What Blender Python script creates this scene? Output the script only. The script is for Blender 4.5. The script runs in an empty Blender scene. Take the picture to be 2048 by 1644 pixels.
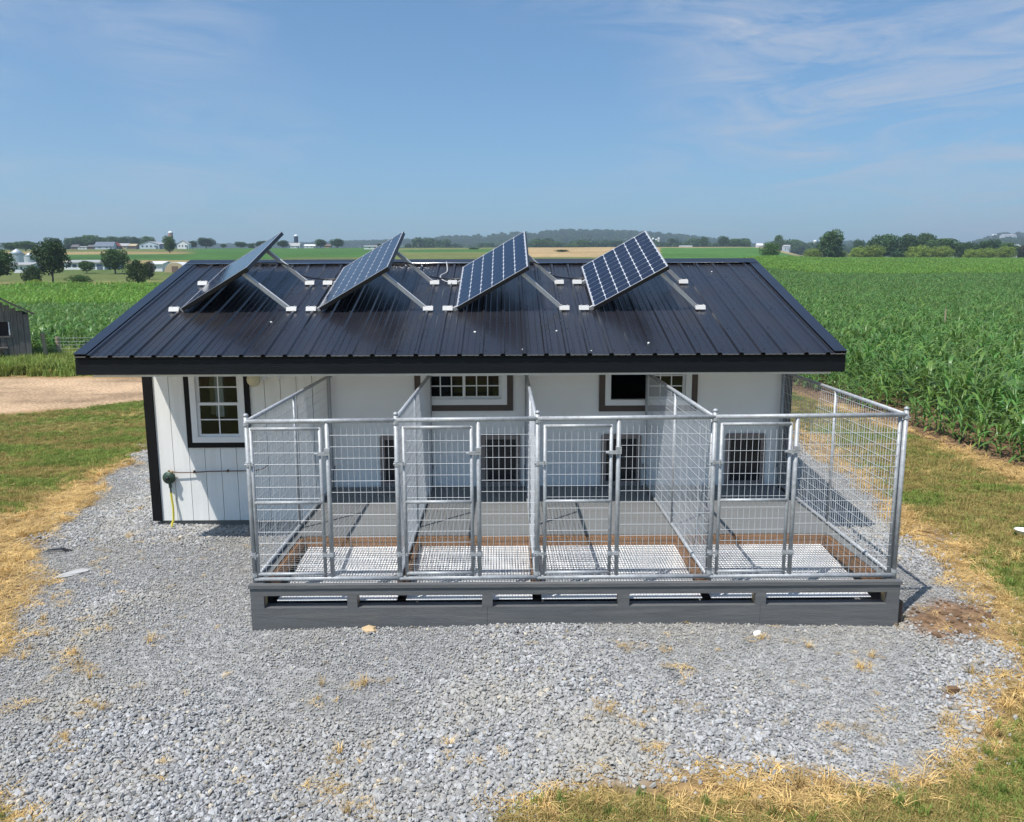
import bpy, math, random
import numpy as np
from mathutils import Vector, Matrix

# ------------------------------------------------------------------ camera, world, sun, exposure
scene = bpy.context.scene
COL = scene.collection
CAM = np.array([0.0, -9.7704, 3.0051])
RV = np.array([0.99995649, -0.00866809, -0.00344612])
UV = np.array([0.00481807, 0.1636146, 0.98651257])
FV = np.array([0.00798734, 0.98648625, -0.16364925])
FPX = 1593.0
camd = bpy.data.cameras.new('camera')
camd.sensor_width = 36.0
camd.lens = FPX / 2048 * 36
camd.clip_start = 0.1
camd.clip_end = 20000
cam = bpy.data.objects.new('camera', camd)
COL.objects.link(cam)
cam.matrix_world = Matrix(((RV[0], UV[0], -FV[0], CAM[0]), (RV[1], UV[1], -FV[1], CAM[1]),
                           (RV[2], UV[2], -FV[2], CAM[2]), (0, 0, 0, 1)))
scene.camera = cam

SUN = Vector((0.56, 0.57, -1.41)).normalized()          # direction the light travels
SUN_EL = math.asin(-SUN.z)
SUN_AZ = math.atan2(-SUN.x, -SUN.y)
world = bpy.data.worlds.new('World')
scene.world = world
world.use_nodes = True
wn = world.node_tree.nodes
wl = world.node_tree.links
for n_ in list(wn):
    wn.remove(n_)
w_out = wn.new('ShaderNodeOutputWorld')
w_bg = wn.new('ShaderNodeBackground')
w_sky = wn.new('ShaderNodeTexSky')
w_sky.sky_type = 'NISHITA'
w_sky.sun_disc = False
w_sky.sun_elevation = SUN_EL
w_sky.sun_rotation = SUN_AZ
w_sky.altitude = 120
w_sky.air_density = 1.0
w_sky.dust_density = 1.3
w_sky.ozone_density = 2.2
w_bg.inputs['Strength'].default_value = 0.122
# thin cirrus: noise stretched along the horizon, in sky direction space
w_tc = wn.new('ShaderNodeTexCoord')
w_map = wn.new('ShaderNodeMapping')
w_map.inputs['Scale'].default_value = (3.2, 3.2, 17.0)
w_map.inputs['Rotation'].default_value = (0.0, 0.16, 0.0)
w_map.inputs['Location'].default_value = (3.9, 19.31, 9.35)
w_n1 = wn.new('ShaderNodeTexNoise')
w_n1.inputs['Scale'].default_value = 1.5
w_n1.inputs['Detail'].default_value = 9
w_n1.inputs['Roughness'].default_value = 0.66
w_n1.inputs['Distortion'].default_value = 0.9
w_n2 = wn.new('ShaderNodeTexNoise')
w_n2.inputs['Scale'].default_value = 1.05
w_n2.inputs['Detail'].default_value = 2
w_map2 = wn.new('ShaderNodeMapping')
w_map2.inputs['Location'].default_value = (17.577 - 0.37, 1.949, 2.719 + 0.10)
w_map2.inputs['Scale'].default_value = (1.6, 1.6, 2.4)
w_r1 = wn.new('ShaderNodeMapRange')
w_r1.inputs[1].default_value = 0.42
w_r1.inputs[2].default_value = 0.78
w_r2 = wn.new('ShaderNodeMapRange')
w_r2.inputs[1].default_value = 0.43
w_r2.inputs[2].default_value = 0.60
w_mul = wn.new('ShaderNodeMath'); w_mul.operation = 'MULTIPLY'
w_amt = wn.new('ShaderNodeMath'); w_amt.operation = 'MULTIPLY'; w_amt.inputs[1].default_value = 1.25
w_mix = wn.new('ShaderNodeMixRGB')
w_mix.inputs[2].default_value = (4.1, 4.5, 5.4, 1)
w_tint = wn.new('ShaderNodeMixRGB'); w_tint.blend_type = 'MULTIPLY'; w_tint.inputs[0].default_value = 1.0
w_tint.inputs[2].default_value = (0.65, 0.92, 1.08, 1)
wl.new(w_tc.outputs['Generated'], w_map.inputs['Vector'])
wl.new(w_tc.outputs['Generated'], w_map2.inputs['Vector'])
wl.new(w_map.outputs[0], w_n1.inputs['Vector'])
wl.new(w_map2.outputs[0], w_n2.inputs['Vector'])
wl.new(w_n1.outputs[0], w_r1.inputs[0])
wl.new(w_n2.outputs[0], w_r2.inputs[0])
wl.new(w_r1.outputs[0], w_mul.inputs[0])
wl.new(w_r2.outputs[0], w_mul.inputs[1])
wl.new(w_mul.outputs[0], w_amt.inputs[0])
wl.new(w_amt.outputs[0], w_mix.inputs[0])
wl.new(w_sky.outputs[0], w_tint.inputs[1])
wl.new(w_tint.outputs[0], w_mix.inputs[1])
wl.new(w_mix.outputs[0], w_bg.inputs['Color'])
wl.new(w_bg.outputs[0], w_out.inputs['Surface'])

sund = bpy.data.lights.new('sun', 'SUN')
sund.energy = 5.0
sund.angle = math.radians(0.53)
sund.color = (1.0, 0.955, 0.89)
sun = bpy.data.objects.new('sun', sund)
COL.objects.link(sun)
sun.rotation_euler = SUN.to_track_quat('-Z', 'Y').to_euler()
sun.location = (-10, -12, 25)
scene.view_settings.view_transform = 'Standard'
scene.view_settings.look = 'None'
scene.view_settings.exposure = 0.12
scene.view_settings.gamma = 1.0
scene.cycles.max_bounces = 6
scene.cycles.transparent_max_bounces = 12
scene.cycles.use_denoising = True

rng = np.random.default_rng(7)
random.seed(7)

# ------------------------------------------------------------------ helpers
def tag(o, label=None, cat=None, group=None, kind=None):
    if label: o['label'] = label
    if cat: o['category'] = cat
    if group: o['group'] = group
    if kind: o['kind'] = kind
    return o

def empty(name, loc=(0, 0, 0), rz=0.0):
    o = bpy.data.objects.new(name, None)
    o.empty_display_size = 0.2
    o.location = loc
    o.rotation_euler = (0, 0, rz)
    COL.objects.link(o)
    return o

def obj(name, me, mat=None, parent=None, loc=None, rot=None, link=True):
    if mat is not None and not me.materials:
        me.materials.append(mat)
    o = bpy.data.objects.new(name, me)
    if link:
        COL.objects.link(o)
    if parent is not None:
        o.parent = parent
    if loc is not None:
        o.location = loc
    if rot is not None:
        o.rotation_euler = rot
    return o

class MB:
    """collects simple solids, then links them as ONE mesh object"""
    def __init__(self):
        self.v = []; self.f = []
    def add(self, vs, fs):
        k = len(self.v)
        self.v += [tuple(map(float, p)) for p in vs]
        self.f += [tuple(i + k for i in q) for q in fs]
        return self
    def box(self, a, b):
        x0, y0, z0 = a; x1, y1, z1 = b
        return self.add([(x0, y0, z0), (x1, y0, z0), (x1, y1, z0), (x0, y1, z0), (x0, y0, z1), (x1, y0, z1), (x1, y1, z1), (x0, y1, z1)],
                        [(0, 3, 2, 1), (4, 5, 6, 7), (0, 1, 5, 4), (1, 2, 6, 5), (2, 3, 7, 6), (3, 0, 4, 7)])
    def obox(self, o, ex, ey, ez):
        o, ex, ey, ez = (np.array(t, float) for t in (o, ex, ey, ez))
        P = [o, o + ex, o + ex + ey, o + ey]
        P += [q + ez for q in P]
        fs = [(0, 3, 2, 1), (4, 5, 6, 7), (0, 1, 5, 4), (1, 2, 6, 5), (2, 3, 7, 6), (3, 0, 4, 7)]
        if np.dot(np.cross(ex, ey), ez) < 0:
            fs = [q[::-1] for q in fs]
        return self.add(P, fs)
    def tube(self, p0, p1, r, n=10, caps=True, r1=None):
        p0 = np.array(p0, float); p1 = np.array(p1, float)
        d = p1 - p0; L = np.linalg.norm(d)
        if L < 1e-9: return self
        d /= L
        a = np.cross(d, (0, 0, 1.0)) if abs(d[2]) < 0.9 else np.cross(d, (1.0, 0, 0))
        a /= np.linalg.norm(a); b = np.cross(d, a)
        r1 = r if r1 is None else r1
        vs = []
        for c, rr in ((p0, r), (p1, r1)):
            for i in range(n):
                t = 2 * math.pi * i / n
                vs.append(c + rr * (math.cos(t) * a + math.sin(t) * b))
        fs = [(i, (i + 1) % n, n + (i + 1) % n, n + i) for i in range(n)]
        if caps:
            fs += [tuple(range(n))[::-1], tuple(range(n, 2 * n))]
        return self.add(vs, [q[::-1] for q in fs])
    def path(self, pts, r, n=6):
        for a, b in zip(pts[:-1], pts[1:]):
            self.tube(a, b, r, n)
        return self
    def lathe(self, c, prof, n=16, axis='z'):
        vs = []
        for (rr, h) in prof:
            for i in range(n):
                t = 2 * math.pi * i / n
                if axis == 'z': vs.append((c[0] + rr * math.cos(t), c[1] + rr * math.sin(t), c[2] + h))
                else: vs.append((c[0] + rr * math.cos(t), c[1] - h, c[2] + rr * math.sin(t)))
        fs = []
        for j in range(len(prof) - 1):
            for i in range(n):
                a = j * n + i; b = j * n + (i + 1) % n
                fs.append((a, b, b + n, a + n))
        fs.append(tuple(range(n))[::-1]); k = (len(prof) - 1) * n
        fs.append(tuple(range(k, k + n)))
        return self.add(vs, fs)
    def prism(self, poly, d):
        """closed polygon (3D points) extruded by vector d"""
        n = len(poly); d = np.array(d, float)
        vs = [np.array(q, float) for q in poly]; vs += [q + d for q in vs]
        fs = [tuple(range(n))[::-1], tuple(range(n, 2 * n))] + [(i, (i + 1) % n, n + (i + 1) % n, n + i) for i in range(n)]
        return self.add(vs, fs)
    def mesh(self, name, smooth=False):
        me = bpy.data.meshes.new(name)
        me.from_pydata(self.v, [], self.f)
        me.update()
        if smooth:
            me.polygons.foreach_set('use_smooth', [True] * len(me.polygons))
        return me
    def build(self, name, mat, parent=None, smooth=False, **k):
        return obj(name, self.mesh(name, smooth), mat, parent, **k)

# --- numpy noise
_perm = np.random.default_rng(3).random((256, 256))
def vnoise(x, y):
    xi = np.floor(x).astype(int); yi = np.floor(y).astype(int)
    fx = x - xi; fy = y - yi
    fx = fx * fx * (3 - 2 * fx); fy = fy * fy * (3 - 2 * fy)
    a = _perm[xi % 256, yi % 256]; b = _perm[(xi + 1) % 256, yi % 256]
    c = _perm[xi % 256, (yi + 1) % 256]; d = _perm[(xi + 1) % 256, (yi + 1) % 256]
    return (a * (1 - fx) + b * fx) * (1 - fy) + (c * (1 - fx) + d * fx) * fy
def fbm(x, y, o=4):
    s = 0; a = 0.5; t = 0
    for i in range(o):
        s = s + a * vnoise(x * 2 ** i + 17 * i, y * 2 ** i + 31 * i); t += a; a *= 0.5
    return s / t
def sstep(a, b, x):
    t = np.clip((x - a) / (b - a), 0, 1)
    return t * t * (3 - 2 * t)
def sdf(poly, x, y):
    """signed distance, positive inside"""
    P = np.array(poly, float); x = np.asarray(x, float); y = np.asarray(y, float)
    d2 = np.full(x.shape, 1e18); ins = np.zeros(x.shape, bool)
    for i in range(len(P)):
        a = P[i]; b = P[(i + 1) % len(P)]; e = b - a
        t = np.clip(((x - a[0]) * e[0] + (y - a[1]) * e[1]) / (e @ e), 0, 1)
        d2 = np.minimum(d2, (x - a[0] - t * e[0]) ** 2 + (y - a[1] - t * e[1]) ** 2)
        c = ((a[1] > y) != (b[1] > y)) & (x < (b[0] - a[0]) * (y - a[1]) / (b[1] - a[1] + 1e-12) + a[0])
        ins ^= c
    return np.where(ins, 1, -1) * np.sqrt(d2)

# --- materials
def nodes_of(m):
    m.use_nodes = True
    return m.node_tree.nodes, m.node_tree.links
def mat(name, col, rough=0.6, metal=0.0, var=0.12, scale=8.0, stretch=(1, 1, 1), bump=0.0, bscale=None, spec=0.5, coat=0.0,
        rnd=0.0, col2=None, thr=(0.45, 0.65), transl=0.0, c2scale=3.0, rvar=0.0, hue=0.0):
    m = bpy.data.materials.new(name)
    N, L = nodes_of(m)
    b = N['Principled BSDF']
    b.inputs['Roughness'].default_value = rough
    b.inputs['Metallic'].default_value = metal
    b.inputs['Specular IOR Level'].default_value = spec
    b.inputs['Coat Weight'].default_value = coat
    geo = N.new('ShaderNodeTexCoord'); mp = N.new('ShaderNodeMapping')
    mp.inputs['Scale'].default_value = stretch
    L.new(geo.outputs['Object'], mp.inputs['Vector'])
    nz = N.new('ShaderNodeTexNoise'); nz.inputs['Scale'].default_value = scale; nz.inputs['Detail'].default_value = 6
    L.new(mp.outputs[0], nz.inputs['Vector'])
    c = N.new('ShaderNodeMixRGB'); c.blend_type = 'MIX'
    c.inputs[1].default_value = (*col, 1)
    c.inputs[2].default_value = (*(col2 or col), 1)
    if col2:
        n2 = N.new('ShaderNodeTexNoise'); n2.inputs['Scale'].default_value = c2scale; n2.inputs['Detail'].default_value = 5
        L.new(mp.outputs[0], n2.inputs['Vector'])
        r = N.new('ShaderNodeMapRange'); r.inputs[1].default_value = thr[0]; r.inputs[2].default_value = thr[1]
        L.new(n2.outputs[0], r.inputs[0]); L.new(r.outputs[0], c.inputs[0])
    else:
        c.inputs[0].default_value = 0
    hsv = N.new('ShaderNodeHueSaturation')
    L.new(c.outputs[0], hsv.inputs['Color'])
    mr = N.new('ShaderNodeMapRange'); mr.inputs[1].default_value = 0.25; mr.inputs[2].default_value = 0.75
    mr.inputs[3].default_value = 1 - var; mr.inputs[4].default_value = 1 + var
    L.new(nz.outputs[0], mr.inputs[0])
    if rnd:
        oi = N.new('ShaderNodeObjectInfo'); m2 = N.new('ShaderNodeMapRange')
        m2.inputs[3].default_value = 1 - rnd; m2.inputs[4].default_value = 1 + rnd
        L.new(oi.outputs['Random'], m2.inputs[0])
        if hue:
            m5 = N.new('ShaderNodeMath'); m5.operation = 'MULTIPLY'; m5.inputs[1].default_value = 7.31
            m6 = N.new('ShaderNodeMath'); m6.operation = 'FRACT'
            m7 = N.new('ShaderNodeMapRange'); m7.inputs[3].default_value = 0.5 - hue; m7.inputs[4].default_value = 0.5 + hue * 0.45
            L.new(oi.outputs['Random'], m5.inputs[0]); L.new(m5.outputs[0], m6.inputs[0]); L.new(m6.outputs[0], m7.inputs[0])
            L.new(m7.outputs[0], hsv.inputs['Hue'])
        mm = N.new('ShaderNodeMath'); mm.operation = 'MULTIPLY'
        L.new(mr.outputs[0], mm.inputs[0]); L.new(m2.outputs[0], mm.inputs[1])
        L.new(mm.outputs[0], hsv.inputs['Value'])
    else:
        L.new(mr.outputs[0], hsv.inputs['Value'])
    L.new(hsv.outputs[0], b.inputs['Base Color'])
    if rvar:
        rr = N.new('ShaderNodeMapRange'); rr.inputs[1].default_value = 0.3; rr.inputs[2].default_value = 0.7
        rr.inputs[3].default_value = rough - rvar; rr.inputs[4].default_value = rough + rvar
        L.new(nz.outputs[0], rr.inputs[0]); L.new(rr.outputs[0], b.inputs['Roughness'])
    if bump:
        n3 = N.new('ShaderNodeTexNoise'); n3.inputs['Scale'].default_value = bscale or scale * 4; n3.inputs['Detail'].default_value = 4
        L.new(mp.outputs[0], n3.inputs['Vector'])
        bp = N.new('ShaderNodeBump'); bp.inputs['Strength'].default_value = bump; bp.inputs['Distance'].default_value = 0.02
        L.new(n3.outputs[0], bp.inputs['Height']); L.new(bp.outputs[0], b.inputs['Normal'])
    if transl:
        t = N.new('ShaderNodeBsdfTranslucent'); mx = N.new('ShaderNodeMixShader'); mx.inputs[0].default_value = transl
        L.new(hsv.outputs[0], t.inputs['Color'])
        L.new(b.outputs[0], mx.inputs[1]); L.new(t.outputs[0], mx.inputs[2])
        L.new(mx.outputs[0], N['Material Output'].inputs['Surface'])
    return m

M = {}
M['galv'] = mat('galvanized_steel', (0.40, 0.415, 0.43), 0.52, 0.25, 0.16, 45, bump=0.08, rvar=0.08, col2=(0.345, 0.355, 0.365), thr=(0.45, 0.6), c2scale=14)
M['wire'] = mat('galvanized_wire', (0.53, 0.55, 0.57), 0.5, 0.1, 0.08, 40)
M['alu'] = mat('aluminium', (0.70, 0.70, 0.70), 0.42, 0.25, 0.08, 25)
M['foot'] = mat('bracket_aluminium', (0.55, 0.545, 0.53), 0.5, 0.0, 0.06, 25)
M['black'] = mat('black_trim_paint', (0.006, 0.006, 0.0065), 0.55, 0, 0.25, 10, (1, 1, 0.3), bump=0.1, bscale=60, spec=0.22)
M['fascia'] = mat('black_fascia_paint', (0.0055, 0.007, 0.009), 0.5, 0, 0.3, 6, (0.3, 1, 3), bump=0.25, bscale=40, spec=0.25)
M['siding'] = mat('white_siding_paint', (0.82, 0.82, 0.79), 0.6, 0, 0.05, 3, (6, 6, 0.6), bump=0.15, bscale=40, col2=(0.74, 0.73, 0.68), thr=(0.52, 0.8), c2scale=1.2)
M['panelw'] = mat('white_wall_panel', (0.84, 0.84, 0.83), 0.5, 0, 0.03, 2, col2=(0.77, 0.76, 0.73), thr=(0.5, 0.8), c2scale=0.9)
M['vinyl'] = mat('white_vinyl', (0.78, 0.79, 0.80), 0.4, 0, 0.02, 5)
M['brown'] = mat('brown_trim', (0.075, 0.052, 0.042), 0.5, 0, 0.12, 8)
M['ddframe'] = mat('dog_door_frame', (0.25, 0.205, 0.19), 0.5, 0, 0.12, 12)
M['flap'] = mat('dark_flap', (0.012, 0.014, 0.018), 0.25, 0, 0.2, 6)
M['deck'] = mat('grey_composite_board', (0.175, 0.178, 0.176), 0.6, 0, 0.12, 14, (0.25, 6, 6), bump=0.3, bscale=60, rnd=0.05)
M['skirt'] = mat('grey_skirt_board', (0.118, 0.121, 0.123), 0.55, 0, 0.14, 10, (0.3, 4, 4), bump=0.25, bscale=60, col2=(0.155, 0.150, 0.142), thr=(0.5, 0.75), c2scale=2.5)
M['wood'] = mat('treated_wood', (0.37, 0.175, 0.065), 0.7, 0, 0.25, 10, (1, 1, 4), bump=0.2)
M['woodpale'] = mat('pale_wood', (0.46, 0.34, 0.18), 0.7, 0, 0.2, 10)
M['tray'] = mat('white_tray', (0.83, 0.84, 0.85), 0.4, 0, 0.03, 3)
M['grate'] = mat('grate_wire', (0.085, 0.08, 0.07), 0.6, 0.1, 0.15, 30)
M['concrete'] = mat('skid_timber', (0.17, 0.165, 0.15), 0.8, 0, 0.2, 8)
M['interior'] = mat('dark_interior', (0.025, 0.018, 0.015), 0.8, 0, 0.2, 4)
M['roof'] = mat('black_metal_roof', (0.016, 0.016, 0.021), 0.30, 0.0, 0.18, 3, (1, .4, .4), spec=0.62, coat=0.12, rvar=0.07, bump=0.06, bscale=2.2, col2=(0.024, 0.022, 0.022), thr=(0.5, 0.75), c2scale=1.5)
M['rooftrim'] = mat('black_roof_trim', (0.014, 0.017, 0.026), 0.28, 0.0, 0.12, 3, spec=0.65, coat=0.15)
M['hem'] = mat('rolled_hem', (0.42, 0.42, 0.44), 0.17, 1.0, 0.05, 3)
M['backsheet'] = mat('panel_backsheet', (0.78, 0.80, 0.84), 0.25, 0, 0.02, 5, coat=0.6)
M['cell'] = mat('solar_cell', (0.006, 0.008, 0.022), 0.14, 0.0, 0.10, 10, spec=0.5, coat=0.15, rnd=0.12)
M['pframe'] = mat('panel_frame', (0.52, 0.52, 0.54), 0.35, 0.4, 0.05, 10)
M['pshade'] = mat('panel_side_shade', (0.02, 0.02, 0.022), 0.5, 0.2, 0.1, 10)  # dark colour stands in for shade on frame sides and under-rails
M['pback'] = mat('panel_back', (0.10, 0.10, 0.11), 0.6, 0, 0.1, 10)
M['cable'] = mat('black_cable', (0.01, 0.01, 0.01), 0.5)
M['cablew'] = mat('grey_cable', (0.42, 0.42, 0.42), 0.5)
M['regulator'] = mat('green_regulator', (0.035, 0.065, 0.045), 0.45, 0.2, 0.15, 20)
M['pipe'] = mat('copper_pipe', (0.10, 0.06, 0.05), 0.5, 0.3)
M['brass'] = mat('brass', (0.42, 0.26, 0.12), 0.4, 0.6)
M['hose'] = mat('yellow_hose', (0.62, 0.54, 0.06), 0.5)
M['lamp'] = mat('cream_lamp', (0.62, 0.58, 0.40), 0.4)
M['pebble'] = mat('white_pebble', (0.72, 0.72, 0.70), 0.8, 0, 0.1, 30)
M['stone_tan'] = mat('tan_stone', (0.52, 0.38, 0.22), 0.85, 0, 0.15, 12, bump=0.3)
M['bowl'] = mat('white_plastic', (0.8, 0.8, 0.8), 0.4)
M['oldwood'] = mat('weathered_boards', (0.155, 0.140, 0.125), 0.85, 0, 0.35, 4, (8, 8, 0.8), bump=0.4, rnd=0.22)
M['oldroof'] = mat('old_roof', (0.10, 0.09, 0.085), 0.8, 0, 0.2, 4)
M['postwood'] = mat('fence_post_wood', (0.34, 0.27, 0.18), 0.85, 0, 0.2, 6, (6, 6, 1))
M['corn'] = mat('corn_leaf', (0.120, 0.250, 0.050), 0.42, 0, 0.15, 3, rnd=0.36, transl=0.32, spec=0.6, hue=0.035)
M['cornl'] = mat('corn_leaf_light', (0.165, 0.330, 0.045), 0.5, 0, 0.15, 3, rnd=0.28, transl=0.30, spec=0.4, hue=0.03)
M['stalk'] = mat('corn_stalk', (0.12, 0.19, 0.05), 0.6, 0, 0.15, 5, rnd=0.15)
M['grass'] = mat('grass_blade', (0.235, 0.315, 0.070), 0.6, 0, 0.15, 3, rnd=0.38, transl=0.35, spec=0.3, hue=0.03)
M['grassdry'] = mat('dry_grass_blade', (0.40, 0.315, 0.115), 0.7, 0, 0.15, 3, rnd=0.30, transl=0.25, spec=0.2)
M['straw'] = mat('straw_stalk', (0.58, 0.395, 0.155), 0.65, 0, 0.2, 3, rnd=0.42, spec=0.3)
M['gravel'] = mat('limestone_gravel', (0.345, 0.343, 0.340), 0.75, 0, 0.18, 9, rnd=0.42, spec=0.3)
def dusty(m):
    N, L = m.node_tree.nodes, m.node_tree.links
    oi = N.new('ShaderNodeObjectInfo'); nz = N.new('ShaderNodeTexNoise'); nz.inputs['Scale'].default_value = 0.75; nz.inputs['Detail'].default_value = 5
    L.new(oi.outputs['Location'], nz.inputs['Vector'])
    r = N.new('ShaderNodeMapRange'); r.inputs[1].default_value = 0.45; r.inputs[2].default_value = 0.66; r.inputs[4].default_value = 0.85
    L.new(nz.outputs[0], r.inputs[0])
    hs = [n for n in N if n.type == 'HUE_SAT'][0]; b = N['Principled BSDF']
    mx = N.new('ShaderNodeMixRGB'); mx.inputs[2].default_value = (0.385, 0.365, 0.325, 1)
    L.new(r.outputs[0], mx.inputs[0]); L.new(hs.outputs[0], mx.inputs[1]); L.new(mx.outputs[0], b.inputs['Base Color'])
dusty(M['gravel'])
M['graveltan'] = mat('tan_gravel', (0.43, 0.38, 0.30), 0.8, 0, 0.15, 9, rnd=0.35, spec=0.25)
M['clod'] = mat('soil_clod', (0.16, 0.10, 0.06), 0.95, 0, 0.25, 9, rnd=0.35, spec=0.1)
M['bark'] = mat('bark', (0.075, 0.06, 0.045), 0.9, 0, 0.25, 3, bump=0.3)
M['leafd'] = mat('leaf_dark', (0.050, 0.100, 0.028), 0.6, 0, 0.25, 0.5, rnd=0.25, transl=0.25, spec=0.25)
M['leafm'] = mat('leaf_mid', (0.078, 0.145, 0.038), 0.6, 0, 0.25, 0.5, rnd=0.2, transl=0.25, spec=0.25)
M['leafl'] = mat('leaf_light', (0.26, 0.345, 0.062), 0.6, 0, 0.25, 0.5, rnd=0.22, transl=0.35, spec=0.2)
M['leafg'] = mat('leaf_greyish', (0.075, 0.080, 0.045), 0.7, 0, 0.25, 0.5, rnd=0.18, transl=0.15, spec=0.2)
M['bwhite'] = mat('barn_white', (0.72, 0.73, 0.74), 0.6, 0, 0.06, 0.3)
M['bblue'] = mat('barn_pale_blue', (0.48, 0.55, 0.62), 0.6, 0, 0.06, 0.3)
M['bdark'] = mat('barn_slate', (0.10, 0.13, 0.18), 0.6, 0, 0.1, 0.3)
M['bbrown'] = mat('barn_brown', (0.16, 0.11, 0.085), 0.7, 0, 0.1, 0.3)
M['btan'] = mat('barn_tan', (0.45, 0.36, 0.22), 0.7, 0, 0.1, 0.3)
M['bred'] = mat('barn_red', (0.32, 0.06, 0.04), 0.7, 0, 0.1, 0.3)
M['brgrey'] = mat('barn_roof_grey', (0.36, 0.36, 0.36), 0.6, 0, 0.12, 0.3)
M['brdark'] = mat('barn_roof_dark', (0.12, 0.11, 0.11), 0.7, 0, 0.1, 0.3)
M['bglass'] = mat('barn_window', (0.05, 0.06, 0.08), 0.3)
M['steelbin'] = mat('bin_steel', (0.62, 0.65, 0.68), 0.4, 0.4, 0.08, 0.6)
M['brick'] = mat('brick_silo', (0.34, 0.22, 0.18), 0.8, 0, 0.12, 0.8)
M['silow'] = mat('concrete_silo', (0.58, 0.56, 0.53), 0.7, 0, 0.1, 0.5)
M['silod'] = mat('dark_silo', (0.035, 0.05, 0.085), 0.35, 0.2, 0.1, 0.5)

def glass_mat():
    m = bpy.data.materials.new('window_glass')
    N, L = nodes_of(m)
    for n_ in list(N):
        if n_.type != 'OUTPUT_MATERIAL': N.remove(n_)
    g = N.new('ShaderNodeBsdfGlossy'); g.inputs['Roughness'].default_value = 0.02
    t = N.new('ShaderNodeBsdfTransparent'); t.inputs['Color'].default_value = (0.80, 0.84, 0.84, 1)
    fr = N.new('ShaderNodeFresnel'); fr.inputs[0].default_value = 1.33
    mx = N.new('ShaderNodeMixShader')
    L.new(fr.outputs[0], mx.inputs[0]); L.new(t.outputs[0], mx.inputs[1]); L.new(g.outputs[0], mx.inputs[2])
    L.new(mx.outputs[0], N['Material Output'].inputs['Surface'])
    return m
M['glass'] = glass_mat()

# ------------------------------------------------------------------ terrain
_ly = np.linspace(math.log(4), math.log(9000), 2400)
def _prof(tab):
    ys, zs = zip(*tab)
    z = np.interp(np.exp(_ly), ys, zs)
    k = np.hanning(61); k /= k.sum()
    zp = np.pad(z, 30, mode='edge')
    return np.convolve(zp, k, 'valid')
_PL = _prof([(4, 0), (36, 0), (60, 0.12), (100, 0.95), (116, 2.1), (150, 3.8), (190, 6.0), (230, 8.5), (300, 12.4), (400, 17.2), (550, 23.7),
             (750, 31.4), (900, 32.2), (1200, 33), (1700, 52), (2300, 103), (2700, 118), (3500, 100), (9000, 80)])
_PR = _prof([(4, 0), (36, 0), (60, 0.1), (100, 0.85), (150, 2.6), (200, 4.7), (260, 7.6), (300, 9.3), (340, 10.1), (420, 10.6), (600, 14),
             (900, 26), (1300, 38), (1900, 78), (2400, 108), (3000, 118), (9000, 90)])
def terrain(x, y):
    x = np.asarray(x, float); y = np.asarray(y, float)
    Y = np.maximum(y - CAM[1], 4.0)
    u = x / np.maximum(Y, 6)
    l = np.log(Y)
    w = sstep(0.30, 0.41, u)
    z = np.interp(l, _ly, _PL) * (1 - w) + np.interp(l, _ly, _PR) * w
    far = sstep(900, 2300, Y)
    hill = 26 * np.exp(-((u - 0.08) / 0.16) ** 2) + 10 * np.exp(-((u - 0.62) / 0.08) ** 2) - 26 * sstep(0.40, 0.5, u) * (1 - sstep(0.55, 0.62, u)) - 22 * np.exp(-((u - 0.33) / 0.09) ** 2) - 14 * np.exp(-((u + 0.45) / 0.3) ** 2)
    z = z + far * (hill + 16 * (fbm(x / 500 + 9, y / 500) - 0.5))
    mid = sstep(40, 200, Y)
    z = z + mid * 0.9 * (fbm(x / 60 + 3, y / 60 + 5) - 0.5)
    near = 1 - sstep(20, 60, Y)
    z = z + near * (0.05 * (fbm(x / 1.7 + 40, y / 1.7 + 40, 3) - 0.5))
    z = z + 0.075 * np.exp(-((x - 0.7) / 2.6) ** 2 - ((y + 3.7) / 0.7) ** 2)
    z = z - 0.105 * np.exp(-((x + 3.4) / 2.0) ** 2 - ((y - 0.3) / 1.0) ** 2)
    z = z + 0.03 * sstep(3.3, 3.8, x) * (1 - sstep(6, 9, x)) * (1 - sstep(3, 6, y))
    return z
def tz(x, y):
    return float(terrain(np.array([x]), np.array([y]))[0])
def ray(px, py):
    d = FV + RV * (px - 1024) / FPX - UV * (py - 822) / FPX
    return d / (d[1])
def at(px, py, Y=None):
    """ground point: where the sight line through a photo pixel meets the land, or at a given depth"""
    d = ray(px, py)
    if Y is None:
        ts = np.exp(np.linspace(math.log(5), math.log(3500), 4000))
        X = CAM[0] + d[0] * ts; Yy = CAM[1] + d[1] * ts; Z = CAM[2] + d[2] * ts
        hit = np.nonzero(Z <= terrain(X, Yy))[0]
        Y = ts[hit[0]] if len(hit) else 700.0
    x = CAM[0] + d[0] * Y; y = CAM[1] + Y
    return Vector((x, y, tz(x, y))), Y

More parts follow.
